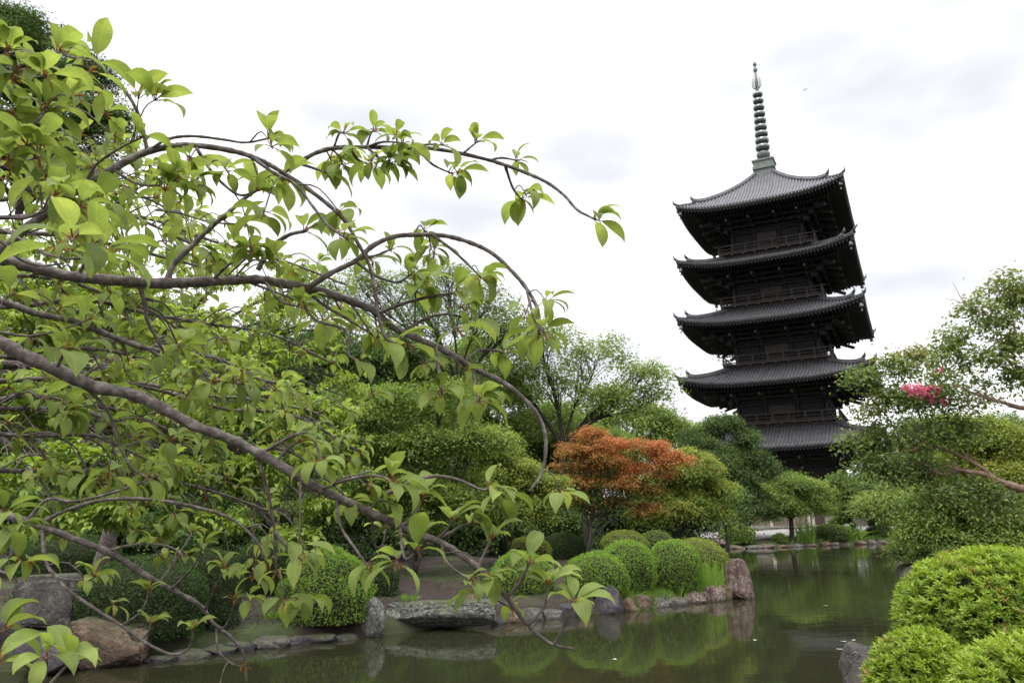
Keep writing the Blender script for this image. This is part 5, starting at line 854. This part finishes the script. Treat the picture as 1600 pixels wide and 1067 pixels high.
# lower long bough reaching over the water
bough([(-70, 500), (0, 534), (35, 554), (87, 577), (145, 603), (202, 615), (249, 635), (301, 664), (347, 681), (393, 702), (444, 731), (488, 758), (531, 779), (575, 799), (619, 819), (654, 836), (684, 845), (724, 869), (763, 902), (796, 938), (818, 968), (844, 994), (866, 1007), (897, 1014)], (1.9, 2.0, 2.15, 2.2), (12.5, 12, 11, 9.5, 8.5, 7.5, 6.5, 5, 3.5, 2), ends=False, twigs=[
    ([(831, 968), (849, 950), (855, 928), (857, 913)], .9, 2.6), ([(866, 1003), (884, 972), (897, 943)], 1, 2.6), ([(792, 930), (814, 906), (827, 880)], 1.05, 2.8), ([(678, 842), (704, 832), (722, 821), (739, 817)], 1, 3), ([(748, 884), (761, 854), (767, 842)], 1.), ([(684, 840), (697, 828), (707, 812)], 1, 2.8), ([(634, 822), (652, 797), (661, 775)], 1.05, 3),
    ([(505, 762), (544, 749), (584, 743), (614, 751)], 1, 2.8), ([(606, 771), (641, 753), (680, 744), (715, 749), (750, 764), (765, 764)], 1.1, 3.2, 2.1), ([(400, 703), (435, 701), (466, 712), (492, 736), (527, 762), (549, 788)], .8, 2.8), ([(418, 705), (457, 681), (483, 677), (496, 701), (501, 722)], .9, 3.2), ([(518, 784), (531, 819), (553, 854), (575, 884)], .95, 2.8), ([(579, 805), (584, 849), (597, 852), (603, 823)], .85, 2.6), ([(623, 825), (632, 871), (652, 862)], 1., 2.6),
    ([(124, 592), (168, 641), (185, 693), (208, 733), (231, 745)], .95, 3), ([(399, 712), (416, 762), (428, 820), (431, 878), (433, 895)], .7, 3.2), ([(428, 830), (445, 850), (468, 872)], 1), ([(745, 890), (760, 925), (800, 950)], .7, 2.4), ([(90, 577), (98, 556), (104, 548)], 1.25, 3), ([(-30, 520), (0, 519), (46, 525), (98, 514), (139, 499)], .8, 2.6, 2.0), ([(430, 722), (450, 700), (468, 690)], .9), ([(690, 848), (700, 880), (735, 905)], .7, 2.2)], fill=9)
# darker limb between the two main boughs
bough([(-70, 455), (0, 470), (58, 490), (116, 502), (173, 525), (231, 545), (290, 552), (340, 560), (400, 590), (440, 600)], (2.4, 2.7, 3.0), (6.5, 6, 5, 3.6, 2.4), fill=16, twigs=[([(300, 553), (330, 590), (380, 600)], 1), ([(231, 545), (290, 580), (324, 589)], .9)], size=.096)
# lowest bough
bough([(-70, 792), (0, 803), (57, 820), (112, 840), (175, 865), (225, 897), (267, 920), (312, 945), (335, 975), (360, 995), (380, 1020), (385, 1065), (384, 1085)], (2.5, 2.65, 2.75), (8, 7, 5.5, 4.5, 3.2, 2.2, 1.4), size=.078, src=(TR[0], TR[1], 1.9), ends=False, twigs=[
    ([(64, 826), (72, 877), (87, 900), (107, 922), (150, 952), (190, 977), (225, 1002), (265, 1021), (290, 1017), (300, 1000), (300, 982)], .85, 3), ([(58, 818), (104, 797), (162, 781), (231, 780), (301, 791), (359, 809), (399, 843), (416, 878)], .9, 3.4), ([(43, 808), (75, 780), (116, 783), (191, 765), (249, 742)], .9, 2.8),
    ([(192, 975), (215, 960), (227, 942), (232, 922)], .9, 2), ([(195, 985), (212, 1000), (230, 990), (235, 975)], .9, 2), ([(252, 912), (270, 882), (287, 855), (300, 832)], .8, 2.2), ([(265, 917), (287, 902), (305, 880), (317, 852)], .8, 2.2), ([(324, 950), (335, 920), (350, 890)], .9, 2.2), ([(335, 972), (350, 980), (362, 957), (367, 937)], .6, 2), ([(170, 862), (200, 852), (237, 850), (267, 855), (290, 870)], .9, 2.4), ([(340, 980), (341, 1015), (360, 1035), (380, 1042)], .3, 2), ([(87, 900), (105, 905), (140, 905), (148, 900)], .9, 1.8), ([(107, 922), (130, 922), (145, 905)], .8, 2)], fill=9, fl=(.04, .14))
# big leaves in the bottom left corner
bough([(30, 1105), (70, 1075), (90, 1055), (107, 1037)], (1.6, 1.62), (3.2, 2.6), src=(TR[0], TR[1], 1.2), size=.088, twigs=[([(-40, 1000), (-10, 990), (8, 984)], 1, 2.8, 1.6), ([(-50, 1060), (-20, 1045), (-5, 1035)], 1.1, 2.8, 1.55)], fill=1)
bough([(-60, 900), (-20, 880), (15, 870), (18, 845)], (1.9, 1.95), (3.4, 2.6), src=(TR[0], TR[1], 1.6), size=.088, twigs=[([(-40, 830), (-10, 815), (8, 800)], 1, 2.8, 2.0), ([(-20, 880), (10, 895), (30, 880)], 1, 2.4)], fill=3)
# deeper boughs of the same tree filling between the main ones
for k, (y0, x1, y1, d0, d1) in enumerate([(300, 330, 400, 2.6, 3.2), (360, 470, 470, 2.8, 3.6), (430, 300, 520, 3, 3.4), (480, 520, 560, 3, 3.9), (560, 420, 620, 3, 3.6), (590, 560, 690, 3.2, 4.2), (650, 330, 690, 2.8, 3.4), (700, 250, 720, 2.8, 3.2), (250, 260, 330, 2.4, 2.8), (640, 500, 640, 3.4, 4.2), (180, 150, 260, 2.2, 2.5), (330, 540, 440, 3, 3.8), (740, 420, 800, 3.2, 3.8)]):
    xs_ = np.linspace(-60, x1, 7); ys_ = np.interp(xs_, [-60, x1], [y0, y1])-34*np.sin(np.linspace(0, math.pi, 7))+RNG.normal(size=7)*6
    bough(list(zip(xs_, ys_)), (d0, d1), (5, 4, 3, 2), fill=15 if d1 < 3.7 else 19, size=.096, src=tuple(FK+[.1, 0, .1*(500-y0)/100]), fl=(.08, .3))
